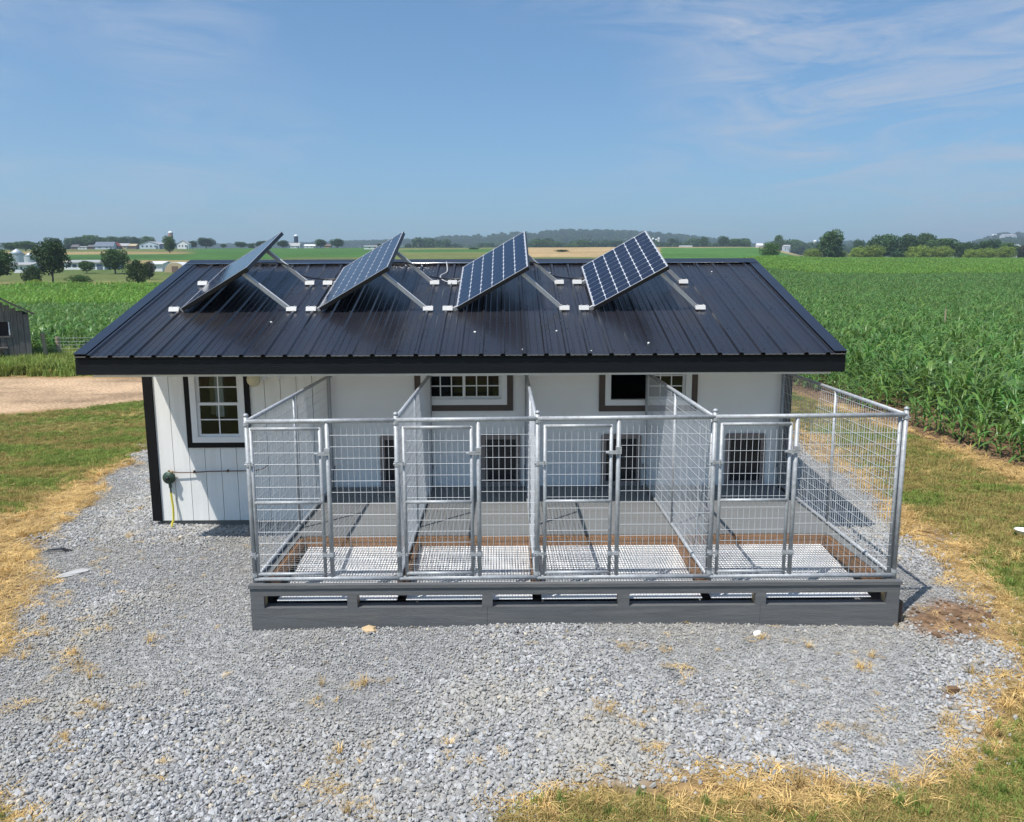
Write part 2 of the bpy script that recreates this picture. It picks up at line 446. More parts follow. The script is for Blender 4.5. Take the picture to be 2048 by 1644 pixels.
# ground zones near the building (metres)
GRAVEL = [(-9, -4.6), (-4.9, -4.2), (-4.24, -3.48), (-4.4, -2.93), (-4.69, -2.15), (-5.29, -1.26), (-5.61, 0.04), (-6.19, 2.58), (-6.57, 4.7), (-6.2, 6.6),
          (5.6, 7.5), (5.7, 5.34), (5.16, 2.16), (4.9, 0.27), (4.77, -1.12), (4.42, -2.31), (3.87, -3.7), (3.42, -4.61), (2.95, -5.20), (2.3, -5.36), (1.54, -5.42),
          (0.74, -5.46), (0.32, -5.54), (0.0, -5.64), (-0.3, -5.90), (-1.9, -5.95), (-2.49, -5.76), (-3.0, -5.58), (-4.4, -5.4), (-9, -5.3)]
BGRASS = [(-9, -5.2), (-4.4, -5.25), (-3.0, -5.42), (-2.49, -5.60), (-1.98, -5.82), (-0.32, -5.80), (-0.16, -5.68), (0.13, -5.62), (1.12, -5.58),
          (1.71, -5.57), (2.68, -5.42), (3.33, -5.1), (4.0, -4.6), (9, -4.4), (9, -14), (-9, -14)]
LLAWN = [(-30, 1.2), (-6.9, -0.3), (-6.42, 0.3), (-6.43, 2.3), (-6.55, 4.0), (-6.75, 5.2), (-5.5, 7.5), (0, 8.5), (0, 11), (-9.0, 10.2), (-10.2, 9.0), (-11.5, 8.2), (-30, 7.5)]
RLAWN = [(5.9, 20), (5.95, 5.0), (5.45, 0.9), (5.15, -1.2), (4.95, -2.3), (4.70, -3.2), (4.1, -4.4), (9, -4.5), (9, -2), (7.6, 1.0), (7.8, 4.2), (7.6, 8), (7.6, 20)]
PATH = [(-40, 16.5), (-15.9, 15.3), (-11.3, 15.0), (-4, 14.6), (2, 14.4), (2, 11.2), (-9.05, 10.1), (-10.2, 9.0), (-11.46, 8.15), (-40, 7.0)]
DIRT = [(3.42, -3.10), (3.70, -2.80), (4.05, -2.68), (4.42, -2.95), (4.25, -3.35), (3.95, -3.62), (3.6, -3.68), (3.42, -3.5)]
DIRT2 = [(2.98, -4.4), (3.2, -4.28), (3.42, -4.36), (3.2, -4.62)]
CORN_X = 8.45
def zones(x, y):
    """weights gravel, straw, grass, dirt, path (0..1)"""
    n1 = (fbm(x * 1.3 + 5, y * 1.3 + 2, 4) - 0.5) * 1.3
    n2 = (fbm(x * 0.9 + 25, y * 0.9 + 12, 4) - 0.5) * 1.4
    g = sstep(-0.16, 0.20, sdf(GRAVEL, x, y) + n1 * np.where(y < -4.2, 0.42, 0.6))
    lawn = np.maximum(np.maximum(sdf(LLAWN, x, y), sdf(RLAWN, x, y)), sdf(BGRASS, x, y) + 0.0)
    gr = sstep(-0.25, 0.25, lawn + n2 * 0.55)
    pa = sstep(-0.3, 0.5, sdf(PATH, x, y) + n2 * 0.8)
    di = np.maximum(sstep(-0.08, 0.2, sdf(DIRT, x, y) + n1 * 0.25), 0.8 * sstep(-0.05, 0.15, sdf(DIRT2, x, y) + n1 * 0.2))
    corn = sstep(CORN_X - 0.9, CORN_X - 0.1, x + n2 * 0.5) * sstep(-4, 0, y)
    di = np.maximum(di, corn)
    g = g * (1 - di) * (1 - pa * 0)
    gr = gr * (1 - g) * (1 - di) * (1 - pa)
    far = sstep(15.2, 16.5, y)
    st = np.clip(1 - g - gr - di - pa, 0, 1)
    gr = np.clip(gr + st * far, 0, 1); st = st * (1 - far)
    return g, st, gr, di, pa

def lin(*c):
    return np.array(c, float)
C_GRAVEL = lin(0.275, 0.272, 0.265); C_STRAW = lin(0.27, 0.175, 0.080); C_GRASS = lin(0.195, 0.195, 0.068)
C_DIRT = lin(0.20, 0.125, 0.075); C_PATH = lin(0.46, 0.32, 0.20)
def ground_colour(x, y):
    g, st, gr, di, pa = zones(x, y)
    c = (C_GRAVEL * g[:, None] + C_STRAW * st[:, None] + C_GRASS * gr[:, None] + C_DIRT * di[:, None] + (C_PATH * (0.72 + 0.5 * fbm(x * 0.35, y * 2.2 + 4)[:, None]) * (1 - 0.25 * sstep(0.55, 0.7, fbm(x * 0.5 + 8, y * 1.4))[:, None])) * pa[:, None]) / (g + st + gr + di + pa + 1e-6)[:, None]
    Y = y - CAM[1]; u = x / np.maximum(Y, 6)
    px = 1024 + u * FPX
    n = fbm(x / 25, y / 25) - 0.5
    def put(mask, col):
        nonlocal c
        c = c * (1 - mask[:, None]) + np.array(col) * mask[:, None]
    def band(a, b, s=0.02):
        return sstep(a * (1 - s), a * (1 + s), Y) * (1 - sstep(b * (1 - s), b * (1 + s), Y))
    put(band(26, 33, .03) * (1 - sstep(3, 6, x)), (0.10, 0.17, 0.04))
    put(sstep(30.5, 32, Y) * 1.0, (0.05, 0.085, 0.025))
    soil = sstep(CORN_X, CORN_X + 2.5, x) * sstep(12, 20, Y)
    put(soil * 0.8, (0.06, 0.075, 0.03))
    L_ = 1 - sstep(0.30, 0.41, u)
    put(band(110, 1400) * L_, (0.125, 0.150, 0.048))
    put(band(150, 215) * L_ * sstep(0.45, 0.6, fbm(x / 30 + 7, y / 12)) * 0.7, (0.09, 0.135, 0.04))
    lft = 1 - sstep(560, 640, px + n * 20)
    put(band(110, 127) * L_, (0.235, 0.190, 0.085))
    put(band(232, 300) * L_ * lft, (0.055, 0.125, 0.030))
    put(band(300, 375) * L_ * lft, (0.30, 0.225, 0.105))
    put(band(210, 232) * L_ * lft, (0.26, 0.21, 0.10))
    cen = sstep(380, 430, px) * (1 - sstep(780, 830, px))
    put(band(255, 640) * cen, (0.060, 0.140, 0.032))
    c2 = sstep(800, 840, px) * (1 - sstep(1060, 1075, px))
    put(band(255, 800) * c2, (0.16, 0.175, 0.06))
    put(band(330, 430) * c2, (0.06, 0.135, 0.035))
    c3 = sstep(1060, 1075, px) * (1 - sstep(1325, 1335, px))
    put(band(255, 900) * c3, (0.40, 0.285, 0.145))
    c4 = sstep(1325, 1335, px) * (1 - sstep(1560, 1640, px))
    put(band(150, 520) * c4, (0.075, 0.170, 0.040))
    put(band(520, 1000) * c4, (0.40, 0.30, 0.155))
    R_ = sstep(0.34, 0.42, u)
    put(band(350, 1100) * R_, (0.10, 0.15, 0.05))
    put(sstep(1100, 1500, Y), (0.045, 0.075, 0.032))
    put(sstep(1500, 1900, Y) * sstep(0.55, 0.63, fbm(x / 420 + 3, y / 300 + 8)) * 0.9, (0.12, 0.18, 0.06))
    return c

def build_terrain():
    az = np.concatenate([np.radians(np.linspace(-39, 39, 651)), np.radians(np.linspace(43, 317, 70))])
    rr = [0.4]
    while rr[-1] < 8500:
        rr.append(rr[-1] * (1.014 if 3 < rr[-1] < 30 else (1.06 if rr[-1] <= 3 else 1.024)))
    rr = np.array(rr)
    A, R = np.meshgrid(az, rr)
    X = (np.sin(A) * R).ravel(); Yw = (CAM[1] + np.cos(A) * R).ravel()
    Z = terrain(X, Yw)
    nA, nR = len(az), len(rr)
    X = np.append(X, 0.0); Yw = np.append(Yw, CAM[1]); Z = np.append(Z, 0.0)
    me = bpy.data.meshes.new('ground')
    ii, jj = np.meshgrid(np.arange(nR - 1), np.arange(nA), indexing='ij')
    j2 = (jj + 1) % nA
    q = np.stack([ii * nA + jj, (ii + 1) * nA + jj, (ii + 1) * nA + j2, ii * nA + j2], -1).reshape(-1, 4)[:, ::-1]
    k = np.arange(nA)
    tri = np.stack([np.full(nA, nA * nR), k, (k + 1) % nA], -1)[:, ::-1]
    me.vertices.add(len(X)); me.vertices.foreach_set('co', np.stack([X, Yw, Z], -1).ravel())
    nl = q.size + tri.size
    me.loops.add(nl); me.loops.foreach_set('vertex_index', np.concatenate([q.ravel(), tri.ravel()]).astype(np.int32))
    me.polygons.add(len(q) + len(tri))
    st = np.concatenate([np.arange(len(q)) * 4, len(q) * 4 + np.arange(len(tri)) * 3]).astype(np.int32)
    me.polygons.foreach_set('loop_start', st)
    me.polygons.foreach_set('use_smooth', np.ones(len(st), bool))
    me.update(calc_edges=True); me.validate()
    col = ground_colour(X, Yw)
    a = me.attributes.new('soil', 'FLOAT_COLOR', 'POINT')
    a.data.foreach_set('color', np.concatenate([np.clip(col, 0, 1), np.ones((len(X), 1))], 1).astype(np.float32).ravel())
    m = bpy.data.materials.new('ground_soil')
    N, L = nodes_of(m); b = N['Principled BSDF']
    b.inputs['Roughness'].default_value = 0.95; b.inputs['Specular IOR Level'].default_value = 0.1
    at_ = N.new('ShaderNodeAttribute'); at_.attribute_name = 'soil'
    g = N.new('ShaderNodeNewGeometry')
    def nz(scale, det, mr):
        n = N.new('ShaderNodeTexNoise'); n.inputs['Scale'].default_value = scale; n.inputs['Detail'].default_value = det
        L.new(g.outputs['Position'], n.inputs['Vector'])
        r = N.new('ShaderNodeMapRange'); r.inputs[1].default_value = 0.3; r.inputs[2].default_value = 0.7
        r.inputs[3].default_value, r.inputs[4].default_value = mr
        L.new(n.outputs[0], r.inputs[0]); return n, r
    n1, r1 = nz(14.0, 8, (0.55, 1.45)); n2, r2 = nz(0.5, 5, (0.8, 1.2)); n3, r3 = nz(0.03, 5, (0.82, 1.18))
    m1 = N.new('ShaderNodeMath'); m1.operation = 'MULTIPLY'; m2 = N.new('ShaderNodeMath'); m2.operation = 'MULTIPLY'
    L.new(r1.outputs[0], m1.inputs[0]); L.new(r2.outputs[0], m1.inputs[1]); L.new(m1.outputs[0], m2.inputs[0]); L.new(r3.outputs[0], m2.inputs[1])
    h = N.new('ShaderNodeHueSaturation'); L.new(at_.outputs['Color'], h.inputs['Color']); L.new(m2.outputs[0], h.inputs['Value'])
    L.new(h.outputs[0], b.inputs['Base Color'])
    bp = N.new('ShaderNodeBump'); bp.inputs['Strength'].default_value = 0.6; bp.inputs['Distance'].default_value = 0.03
    L.new(n1.outputs[0], bp.inputs['Height']); L.new(bp.outputs[0], b.inputs['Normal'])
    return tag(obj('ground', me, m), kind='structure')
build_terrain()

# ------------------------------------------------------------------ kennel building
XL, XR = -4.463, 3.552            # outer wall corners
YB = 3.79                         # back wall
TH = math.radians(17.428); CT, ST = math.cos(TH), math.sin(TH)
EY, EZ, EX0, EX1 = -1.376, 2.2142, -4.5298, 3.6102
SL = 3.4286                        # slope length eave to ridge
RY, RZ = EY + SL * CT, EZ + SL * ST
def roof_pt(x, s, h=0.0):
    return np.array([x, EY + s * CT - h * ST, EZ + s * ST + h * CT])
def roof_z(y):
    return EZ + (y - EY) * ST / CT if y <= RY else RZ - (y - RY) * ST / CT
bld = empty('kennel_building', ((XL + XR) / 2, YB / 2, 0))
tag(bld, 'long white kennel building with black metal roof behind the wire runs', 'building')
BO = np.array([(XL + XR) / 2, YB / 2, 0])
def bpart(mb, name, mt, parent=None, smooth=False):
    """part modelled in world coordinates, parented to the building"""
    o = mb.build(name, mt, parent or bld, smooth)
    if parent is None:
        o.location = Vector((-BO[0], -BO[1], 0))
    return o
WT = 0.10
ZT = 2.50
# front wall: smooth panels behind the runs, with real openings for windows
def wall_strip(name, mt, x0, x1, holes, z0, z1, y0=0.0, y1=0.03):
    """wall sheet split around rectangular openings"""
    mb = MB()
    xs = sorted({x0, x1, *[h for q in holes for h in q[:2]]})
    for a, b in zip(xs[:-1], xs[1:]):
        zz = z0
        for h in sorted([q for q in holes if q[0] <= a + 1e-6 and q[1] >= b - 1e-6], key=lambda q: q[2]):
            if h[2] > zz: mb.box((a, y0, zz), (b, y1, h[2]))
            zz = h[3]
        if zz < z1: mb.box((a, y0, zz), (b, y1, z1))
    return bpart(mb, name, mt)
W2 = (-1.046, 0.018, 1.468, 2.06); W3 = (1.233, 2.301, 1.453, 2.05); W1 = (-3.892, -3.223, 1.010, 1.99)
DD = [(-1.322, 0.43), (-0.066, 0.43), (1.446, 0.43), (3.005, 0.43)]
ddh = [(c - 0.21, c + 0.21, 0.49, 1.04) for c, z in DD]
wall_strip('wall_panel', M['panelw'], -2.19, 3.44, [W2, W3] + ddh, 0.0, ZT)
# grooved siding boards left of the runs
xb = np.linspace(-4.352, -2.19, 12)
for a, b in zip(xb[:-1], xb[1:]):
    a0, b0 = a + 0.0035, b - 0.0035
    segs = [(0.0, ZT)]
    if b > W1[0] and a < W1[1]:
        segs = [(0.0, 0.96), (2.04, ZT)]
    for z0, z1 in segs:
        bpart(MB().box((a0, -0.004, z0), (b0, 0.02, z1)), 'siding_board', M['siding'])
wall_strip('siding_backing', M['siding'], -4.36, -2.19, [W1], 0.0, ZT, 0.021, 0.04)
# corner trims, skid
bpart(MB().box((XL, -0.028, 0), (-4.352, 0.10, ZT)), 'corner_trim', M['black'])
bpart(MB().box((3.44, -0.028, 0), (XR, 0.10, ZT)), 'corner_trim', M['black'])
bpart(MB().box((XL + 0.08, 0.02, -0.30), (XR - 0.08, YB - 0.02, -0.002)), 'foundation_skid', M['concrete'])
# side, back and gable walls
def gable(x, d):
    poly = [(x, 0.03, 0), (x, YB, 0), (x, YB, roof_z(YB) - 0.10), (x, RY, RZ - 0.10), (x, 0.03, roof_z(0.03) - 0.10)]
    return MB().prism(poly, (d, 0, 0))
bpart(gable(XL + 0.012, 0.05), 'gable_wall', M['siding'])
bpart(gable(XR - 0.062, 0.05), 'gable_wall', M['siding'])
wall_strip('back_wall', M['siding'], XL + 0.07, XR - 0.07, [], 0.0, ZT, YB - 0.05, YB)
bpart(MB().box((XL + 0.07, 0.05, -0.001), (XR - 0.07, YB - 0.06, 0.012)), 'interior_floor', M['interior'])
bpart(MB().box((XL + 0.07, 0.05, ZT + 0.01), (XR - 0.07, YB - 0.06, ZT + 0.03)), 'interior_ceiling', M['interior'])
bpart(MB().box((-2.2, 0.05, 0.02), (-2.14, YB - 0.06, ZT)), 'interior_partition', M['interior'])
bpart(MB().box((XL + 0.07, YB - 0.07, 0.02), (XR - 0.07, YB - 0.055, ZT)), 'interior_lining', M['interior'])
bpart(MB().box((-3.70, 0.30, 1.28), (-3.595, 0.38, ZT)), 'interior_door_frame', M['vinyl'])
bpart(MB().box((-3.78, 0.34, 1.30), (-3.705, 0.37, ZT)), 'interior_door_panel', M['btan'])
# right of opening: metal edge where run panel meets siding
bpart(MB().box((-2.205, -0.012, 0.43), (-2.185, 0.0, 2.3)), 'seam_trim', M['black'])

def window(W, trim_mt, tw, grid, name='window', meet=None, slider=False, left_clear=False):
    x0, x1, z0, z1 = W
    t = MB()
    t.box((x0 - tw, -0.03, z0 - tw), (x1 + tw, -0.0045, z0 - 0.001)).box((x0 - tw, -0.03, z1 + 0.001), (x1 + tw, -0.0045, z1 + tw))
    t.box((x0 - tw, -0.0305, z0), (x0 - 0.001, -0.0045, z1)).box((x1 + 0.001, -0.0305, z0), (x1 + tw, -0.0045, z1))
    w = bpart(t, name, trim_mt)
    fw = 0.07
    f = MB().box((x0, -0.034, z0), (x1, 0.05, z0 + fw)).box((x0, -0.034, z1 - fw), (x1, 0.05, z1))
    f.box((x0, -0.0335, z0 + fw), (x0 + fw, 0.05, z1 - fw)).box((x1 - fw, -0.0335, z0 + fw), (x1, 0.05, z1 - fw))
    f.build('window_frame', M['vinyl'], w)
    a, b, c, d = x0 + fw, x1 - fw, z0 + fw, z1 - fw
    if slider:
        m_ = (a + b) / 2
        sashes = [(a, m_ + 0.015, c, d, 0.002), (m_ - 0.015, b, c, d, 0.022)]
    else:
        sashes = [(a, b, c, meet + 0.015, 0.002), (a, b, meet - 0.015, d, 0.022)]
    for k, (a1, b1, c1, d1, yy) in enumerate(sashes):
        s = 0.032
        sh = MB().box((a1, yy, c1), (b1, yy + 0.018, c1 + s)).box((a1, yy, d1 - s), (b1, yy + 0.018, d1))
        sh.box((a1, yy, c1 + s), (a1 + s, yy + 0.018, d1 - s)).box((b1 - s, yy, c1 + s), (b1, yy + 0.018, d1 - s))
        if left_clear and k == 0:
            continue                                    # this sash is slid open behind the other one
        sh.build('sash', M['vinyl'], w)
        nx, nz_ = grid
        xs = np.linspace(a1 + s, b1 - s, nx + 1); zs = np.linspace(c1 + s, d1 - s, nz_ + 1)
        mu = MB()
        for xx in xs[1:-1]: mu.box((xx - 0.007, yy + 0.004, c1 + s), (xx + 0.007, yy + 0.010, d1 - s))
        for zz in zs[1:-1]: mu.box((a1 + s, yy + 0.0045, zz - 0.007), (b1 - s, yy + 0.0095, zz + 0.007))
        mu.build('muntin', M['vinyl'], w)
        for i in range(nx):
            for j in range(nz_):
                MB().box((xs[i] + 0.002, yy + 0.011, zs[j] + 0.002), (xs[i + 1] - 0.002, yy + 0.015, zs[j + 1] - 0.002)).build('pane', M['glass'], w)
    return w
tag(window(W1, M['black'], 0.066, (2, 2), meet=1.49), 'black trimmed double hung window')
tag(window(W2, M['brown'], 0.075, (3, 3), slider=True), 'brown trimmed sliding window with white grid')
tag(window(W3, M['brown'], 0.075, (3, 3), slider=True, left_clear=True), 'brown trimmed sliding window standing open')

for c, z in DD:
    w_, h_ = 0.25, 0.655
    fr = MB()
    zz0, zz1 = 0.435, 0.435 + h_
    fr.box((c - w_, -0.022, zz0), (c - w_ + 0.06, -0.001, zz1 - 0.06)).box((c + w_ - 0.06, -0.022, zz0), (c + w_, -0.001, zz1 - 0.06))
    r_ = 0.035
    arc = [(c - w_, -0.022, zz1 - 0.06), (c + w_, -0.022, zz1 - 0.06)]
    arc += [(c + w_ - r_ + r_ * math.cos(t), -0.022, zz1 - r_ + r_ * math.sin(t)) for t in np.linspace(0, math.pi / 2, 5)]
    arc += [(c - w_ + r_ + r_ * math.cos(t), -0.022, zz1 - r_ + r_ * math.sin(t)) for t in np.linspace(math.pi / 2, math.pi, 5)]
    fr.prism(arc, (0, 0.021, 0)).box((c - w_ + 0.06, -0.0225, zz0), (c + w_ - 0.06, -0.001, zz0 + 0.05))
    d_ = bpart(fr, 'dog_door', M['ddframe'])
    MB().box((c - w_ + 0.061, -0.012, zz0 + 0.052), (c + w_ - 0.061, -0.004, zz1 - 0.062)).build('flap', M['flap'], d_)
    st_ = MB()
    for k in range(8):
        st_.tube((c + w_ - 0.03, -0.026, zz0 + 0.09 + 0.07 * k), (c + w_ - 0.03, -0.02, zz0 + 0.09 + 0.07 * k), 0.006, 8)
    tag(st_.build('frame_screws', M['black'], d_), kind='stuff')

# roof -------------------------------------------------------------
rib0, rp = -4.369, 0.2286
def sheet_profile(x0, x1):
    """cross section (x, height) of ribbed steel between two x values"""
    pr = [(x0, 0.0)]
    k = math.ceil((x0 - rib0) / rp - 0.2)
    ev = []
    while rib0 + k * rp < x1 + 0.02:
        xc = rib0 + k * rp
        ev += [(xc - 0.027, 0.0), (xc - 0.013, 0.019), (xc + 0.013, 0.019), (xc + 0.027, 0.0)]
        for q in (0.072, 0.150):
            ev += [(xc + q - 0.011, 0), (xc + q - 0.004, 0.004), (xc + q + 0.004, 0.004), (xc + q + 0.011, 0)]
        k += 1
    pr += [e for e in ev if x0 + 1e-4 < e[0] < x1 - 1e-4]
    pr.append((x1, 0.0))
    return pr
def roof_sheet(x0, x1, front=True, lift=0.0):
    pr = sheet_profile(x0, x1); n = len(pr)
    vs, fs = [], []
    for s in (-0.035, SL):
        for th_ in (0.0, -0.003):
            for (x, h) in pr:
                q = roof_pt(x, s, h + 0.012 + th_ + lift)
                if not front: q = np.array([q[0], 2 * RY - q[1], q[2]])
                vs.append(q)
    for i in range(n - 1):
        a, b, c, d = i, i + 1, n + i, n + i + 1
        e, f_, g_, h_ = a + 2 * n, b + 2 * n, c + 2 * n, d + 2 * n
        fs += [(a, b, f_, e), (d, c, g_, h_), (c, d, b, a), (e, f_, h_, g_)]
    if not front: fs = [q[::-1] for q in fs]
    return MB().add(vs, fs)
edges = [EX0 + 0.02] + [rib0 + rp * (4 * k) + 0.03 for k in range(1, 9)] + [EX1 - 0.02]
edges = [e for e in edges if e <= EX1 - 0.02 + 1e-6]
for i, (a, b) in enumerate(zip(edges[:-1], edges[1:])):
    bpart(roof_sheet(a, b - 0.0008, True, 0.0006 * (i % 2)), 'roof_sheet', M['roof'])
    bpart(roof_sheet(a, b - 0.0008, False, 0.0006 * (i % 2)), 'roof_sheet', M['roof'])
for a, b in zip(edges[:-1], edges[1:]):
    mb = MB()
    pr = sheet_profile(a, b - 0.0008)
    for (x0_, h0_), (x1_, h1_) in zip(pr[:-1], pr[1:]):
        if h0_ < 0.005 and h1_ < 0.005:
            p0 = roof_pt(x0_, -0.037, h0_ + 0.0065); p1 = roof_pt(x1_, -0.037, h1_ + 0.0065)
            mb.obox(p0, p1 - p0, (0, -0.0015, 0), (0, 0, 0.007))
    tag(bpart(mb, 'sheet_edge', M['concrete']), kind='stuff')  # bare cut edge, coloured paler to draw the bright highlight along the eave
# deck of the roof (sheathing), rafters hidden
def slab(x0, x1, h0, h1, s0=0.0, s1=None, mt=None, name='roof_sheathing', parent=None):
    s1 = SL if s1 is None else s1
    mb = MB()
    P = [roof_pt(x0, s0, h0), roof_pt(x1, s0, h0), roof_pt(x1, s1, h0), roof_pt(x0, s1, h0)]
    P2 = [roof_pt(x0, s0, h1), roof_pt(x1, s0, h1), roof_pt(x1, s1, h1), roof_pt(x0, s1, h1)]
    fs = [(0, 3, 2, 1), (4, 5, 6, 7), (0, 1, 5, 4), (1, 2, 6, 5), (2, 3, 7, 6), (3, 0, 4, 7)]
    mb.add(P + P2, fs)
    Q = [np.array([q[0], 2 * RY - q[1], q[2]]) for q in P + P2]
    mb.add(Q, [q[::-1] for q in fs])
    return bpart(mb, name, mt or M['interior'])
slab(EX0 + 0.03, EX1 - 0.03, -0.09, 0.005, 0.03, SL - 0.02)
# rake trims (flat strip along each gable edge) and their faces
for x0, x1, xf in ((EX0, EX0 + 0.135, EX0), (EX1 - 0.135, EX1, EX1 - 0.025)):
    slab(x0, x1, 0.032, 0.038, -0.02, SL, M['rooftrim'], 'rake_trim')
    slab(xf, xf + 0.025, -0.17, 0.0315, 0.0, SL, M['fascia'], 'rake_board')
# ridge cap
mb = MB()
for sgn in (1, -1):
    A = [roof_pt(EX0 + 0.02, SL - 0.16, 0.040), roof_pt(EX1 - 0.02, SL - 0.16, 0.040), roof_pt(EX1 - 0.02, SL + 0.005, 0.048), roof_pt(EX0 + 0.02, SL + 0.005, 0.048)]
    B = [roof_pt(EX0 + 0.02, SL - 0.16, 0.033), roof_pt(EX1 - 0.02, SL - 0.16, 0.033), roof_pt(EX1 - 0.02, SL + 0.005, 0.041), roof_pt(EX0 + 0.02, SL + 0.005, 0.041)]
    V = B + A
    fs = [(0, 3, 2, 1), (4, 5, 6, 7), (0, 1, 5, 4), (1, 2, 6, 5), (2, 3, 7, 6), (3, 0, 4, 7)]
    if sgn < 0:
        V = [np.array([q[0], 2 * RY - q[1], q[2]]) for q in V]; fs = [q[::-1] for q in fs]
    mb.add(V, fs)
bpart(mb, 'ridge_cap', M['rooftrim'])
bpart(MB().tube(roof_pt(EX0 + 0.02, SL - 0.170, 0.040), roof_pt(EX1 - 0.02, SL - 0.170, 0.040), 0.013, 14), 'ridge_hem', M['hem'], smooth=True)
# eave fascia, drip edge, header beam, soffit
bpart(MB().box((EX0 + 0.004, EY - 0.005, 2.020), (EX1 - 0.004, EY + 0.03, 2.180)), 'fascia_board', M['fascia'])
bpart(MB().box((EX0 + 0.012, EY + 0.0, 2.181), (EX1 - 0.012, EY + 0.045, 2.207)), 'drip_edge', M['black'])
bpart(MB().box((-4.38, EY + 0.05, 1.992), (3.48, EY + 0.09, 2.10)), 'header_beam', M['siding'])
bpart(MB().box((-4.38, EY + 0.095, 2.06), (3.48, -0.035, 2.075)), 'soffit_panel', M['panelw'])
# screws on the roof sheets (rows of small heads)
mb = MB()
for s in (0.08, 0.72, 1.36, 2.0, 2.64, 3.2):
    for k in range(35):
        xx = rib0 + rp * k + 0.045
        if xx < EX1 - 0.1:
            mb.box(tuple(roof_pt(xx - 0.005, s, 0.011)), tuple(roof_pt(xx + 0.005, s + 0.01, 0.018)))
tag(bpart(mb, 'roof_screws', M['rooftrim']), kind='stuff')

# ------------------------------------------------------------------ solar panels
PX = [-3.864, -2.224, -0.584, 1.056]
PLAB = ['steeply tilted solar panel nearest the left roof edge, seen nearly edge-on', 'tilted solar panel second from the left on the black roof',
        'tilted solar panel second from the right on the black roof', 'tilted solar panel nearest the right roof edge, its blue cells fully shown']
PHI = math.radians(30.4)
AX = np.array([0, CT, ST]); NR = np.array([0, -ST, CT]); EXV = np.array([1.0, 0, 0])
E2 = math.cos(PHI) * EXV + math.sin(PHI) * NR
PN = -math.sin(PHI) * EXV + math.cos(PHI) * NR
def chamfer_cell(cw, cl, ch, t):
    p2 = [(ch, 0), (cw - ch, 0), (cw, ch), (cw, cl - ch), (cw - ch, cl), (ch, cl), (0, cl - ch), (0, ch)]
    poly = [a * E2 + b * AX for a, b in p2]
    return MB().prism(poly, PN * t).mesh('solar_cell')
cw, cl = 0.1545, 0.1562
CELL = chamfer_cell(cw, cl, 0.015, 0.0012)
CELL.materials.append(M['cell'])
for i, x0 in enumerate(PX):
    O = roof_pt(x0, 1.29, 0.075)
    root = empty('solar_panel', tuple(roof_pt(x0, 1.29, 0.012)))
    tag(root, PLAB[i], 'solar panel', 'solar panels on the roof')
    rl = np.array(root.location)
    def W_(a, b, c): return O + a * E2 + b * AX + c * PN - rl      # panel coords: across, along slope, normal
    fr = MB()
    fw, ft = 0.013, 0.046
    for (a0, b0, a1, b1) in ((0, 0, 0.99, fw), (0, 1.65 - fw, 0.99, 1.65), (0, fw, fw, 1.65 - fw), (0.99 - fw, fw, 0.99, 1.65 - fw)):
        fr.obox(W_(a0, b0, -0.002), (a1 - a0) * E2, (b1 - b0) * AX, 0.004 * PN)
    fr.build('frame', M['pframe'], root)
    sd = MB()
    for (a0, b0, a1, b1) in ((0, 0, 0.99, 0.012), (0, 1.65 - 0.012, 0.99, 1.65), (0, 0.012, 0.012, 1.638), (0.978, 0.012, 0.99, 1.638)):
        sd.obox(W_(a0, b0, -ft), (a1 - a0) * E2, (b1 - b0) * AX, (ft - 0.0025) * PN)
    sd.build('frame_side', M['pshade'], root)  # side of the silver frame, its shade painted in as near-black
    bs = MB().obox(W_(fw + 0.0005, fw + 0.0005, -0.006), (0.99 - 2 * fw - .001) * E2, (1.65 - 2 * fw - .001) * AX, 0.004 * PN).build('backsheet', M['backsheet'], root)
    MB().obox(W_(0.013, 0.013, -0.012), 0.964 * E2, 1.624 * AX, 0.005 * PN).build('back_cover', M['pback'], root)
    gx = (0.99 - 2 * fw - 6 * cw) / 7; gy = (1.65 - 2 * fw - 10 * cl) / 11
    for a in range(6):
        for b in range(10):
            c_ = obj('solar_cell', CELL, None, root)
            c_.location = Vector(W_(fw + gx + a * (cw + gx), fw + gy + b * (cl + gy), -0.0018))
    for b in (0.075, 1.09):
        bm_ = MB()
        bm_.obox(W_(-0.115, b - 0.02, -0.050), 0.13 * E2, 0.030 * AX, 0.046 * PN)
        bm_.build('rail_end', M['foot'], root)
        MB().obox(W_(0.016, b, -0.062), 0.93 * E2, 0.035 * AX, 0.048 * PN).build('support_rail', M['pshade'], root)  # stretch beneath the panel is coloured dark for shade, unlike the pale end
        # strut from the high end of the rail down to its foot
        top = W_(0.90, b - 0.018, -0.065)
        foot = roof_pt(x0 + 1.30, 1.29 + b - 0.018, 0.03) - rl
        d = foot - top; d = d / np.linalg.norm(d)
        side = np.cross(AX, d)
        MB().obox(top - 0.03 * d - side * 0.003, (np.linalg.norm(foot - top) + 0.06) * d, 0.042 * AX * 0.25, side * 0.042).obox(
            top - 0.03 * d - side * 0.003, (np.linalg.norm(foot - top) + 0.06) * d, 0.042 * AX, side * 0.006).build('strut', M['alu'], root)
        for xf in (-0.105, 1.30):
            ft_ = MB()
            q = roof_pt(x0 + xf - 0.0625, 1.29 + b - 0.055, 0.030) - rl
            ft_.prism([q, q + 0.032 * AX + 0.036 * NR, q + 0.060 * AX + 0.036 * NR, q + 0.060 * AX], 0.120 * EXV)
            for e in (0.03, 0.10):
                ft_.tube(q + e * EXV + 0.048 * AX + 0.032 * NR, q + e * EXV + 0.048 * AX + 0.046 * NR, 0.007, 6)
            ft_.build('foot_bracket', M['foot'], root)
    # junction box under the module
    MB().obox(W_(0.80, 0.75, -0.035), 0.10 * E2, 0.12 * AX, 0.022 * PN).build('junction_box', M['black'], root)
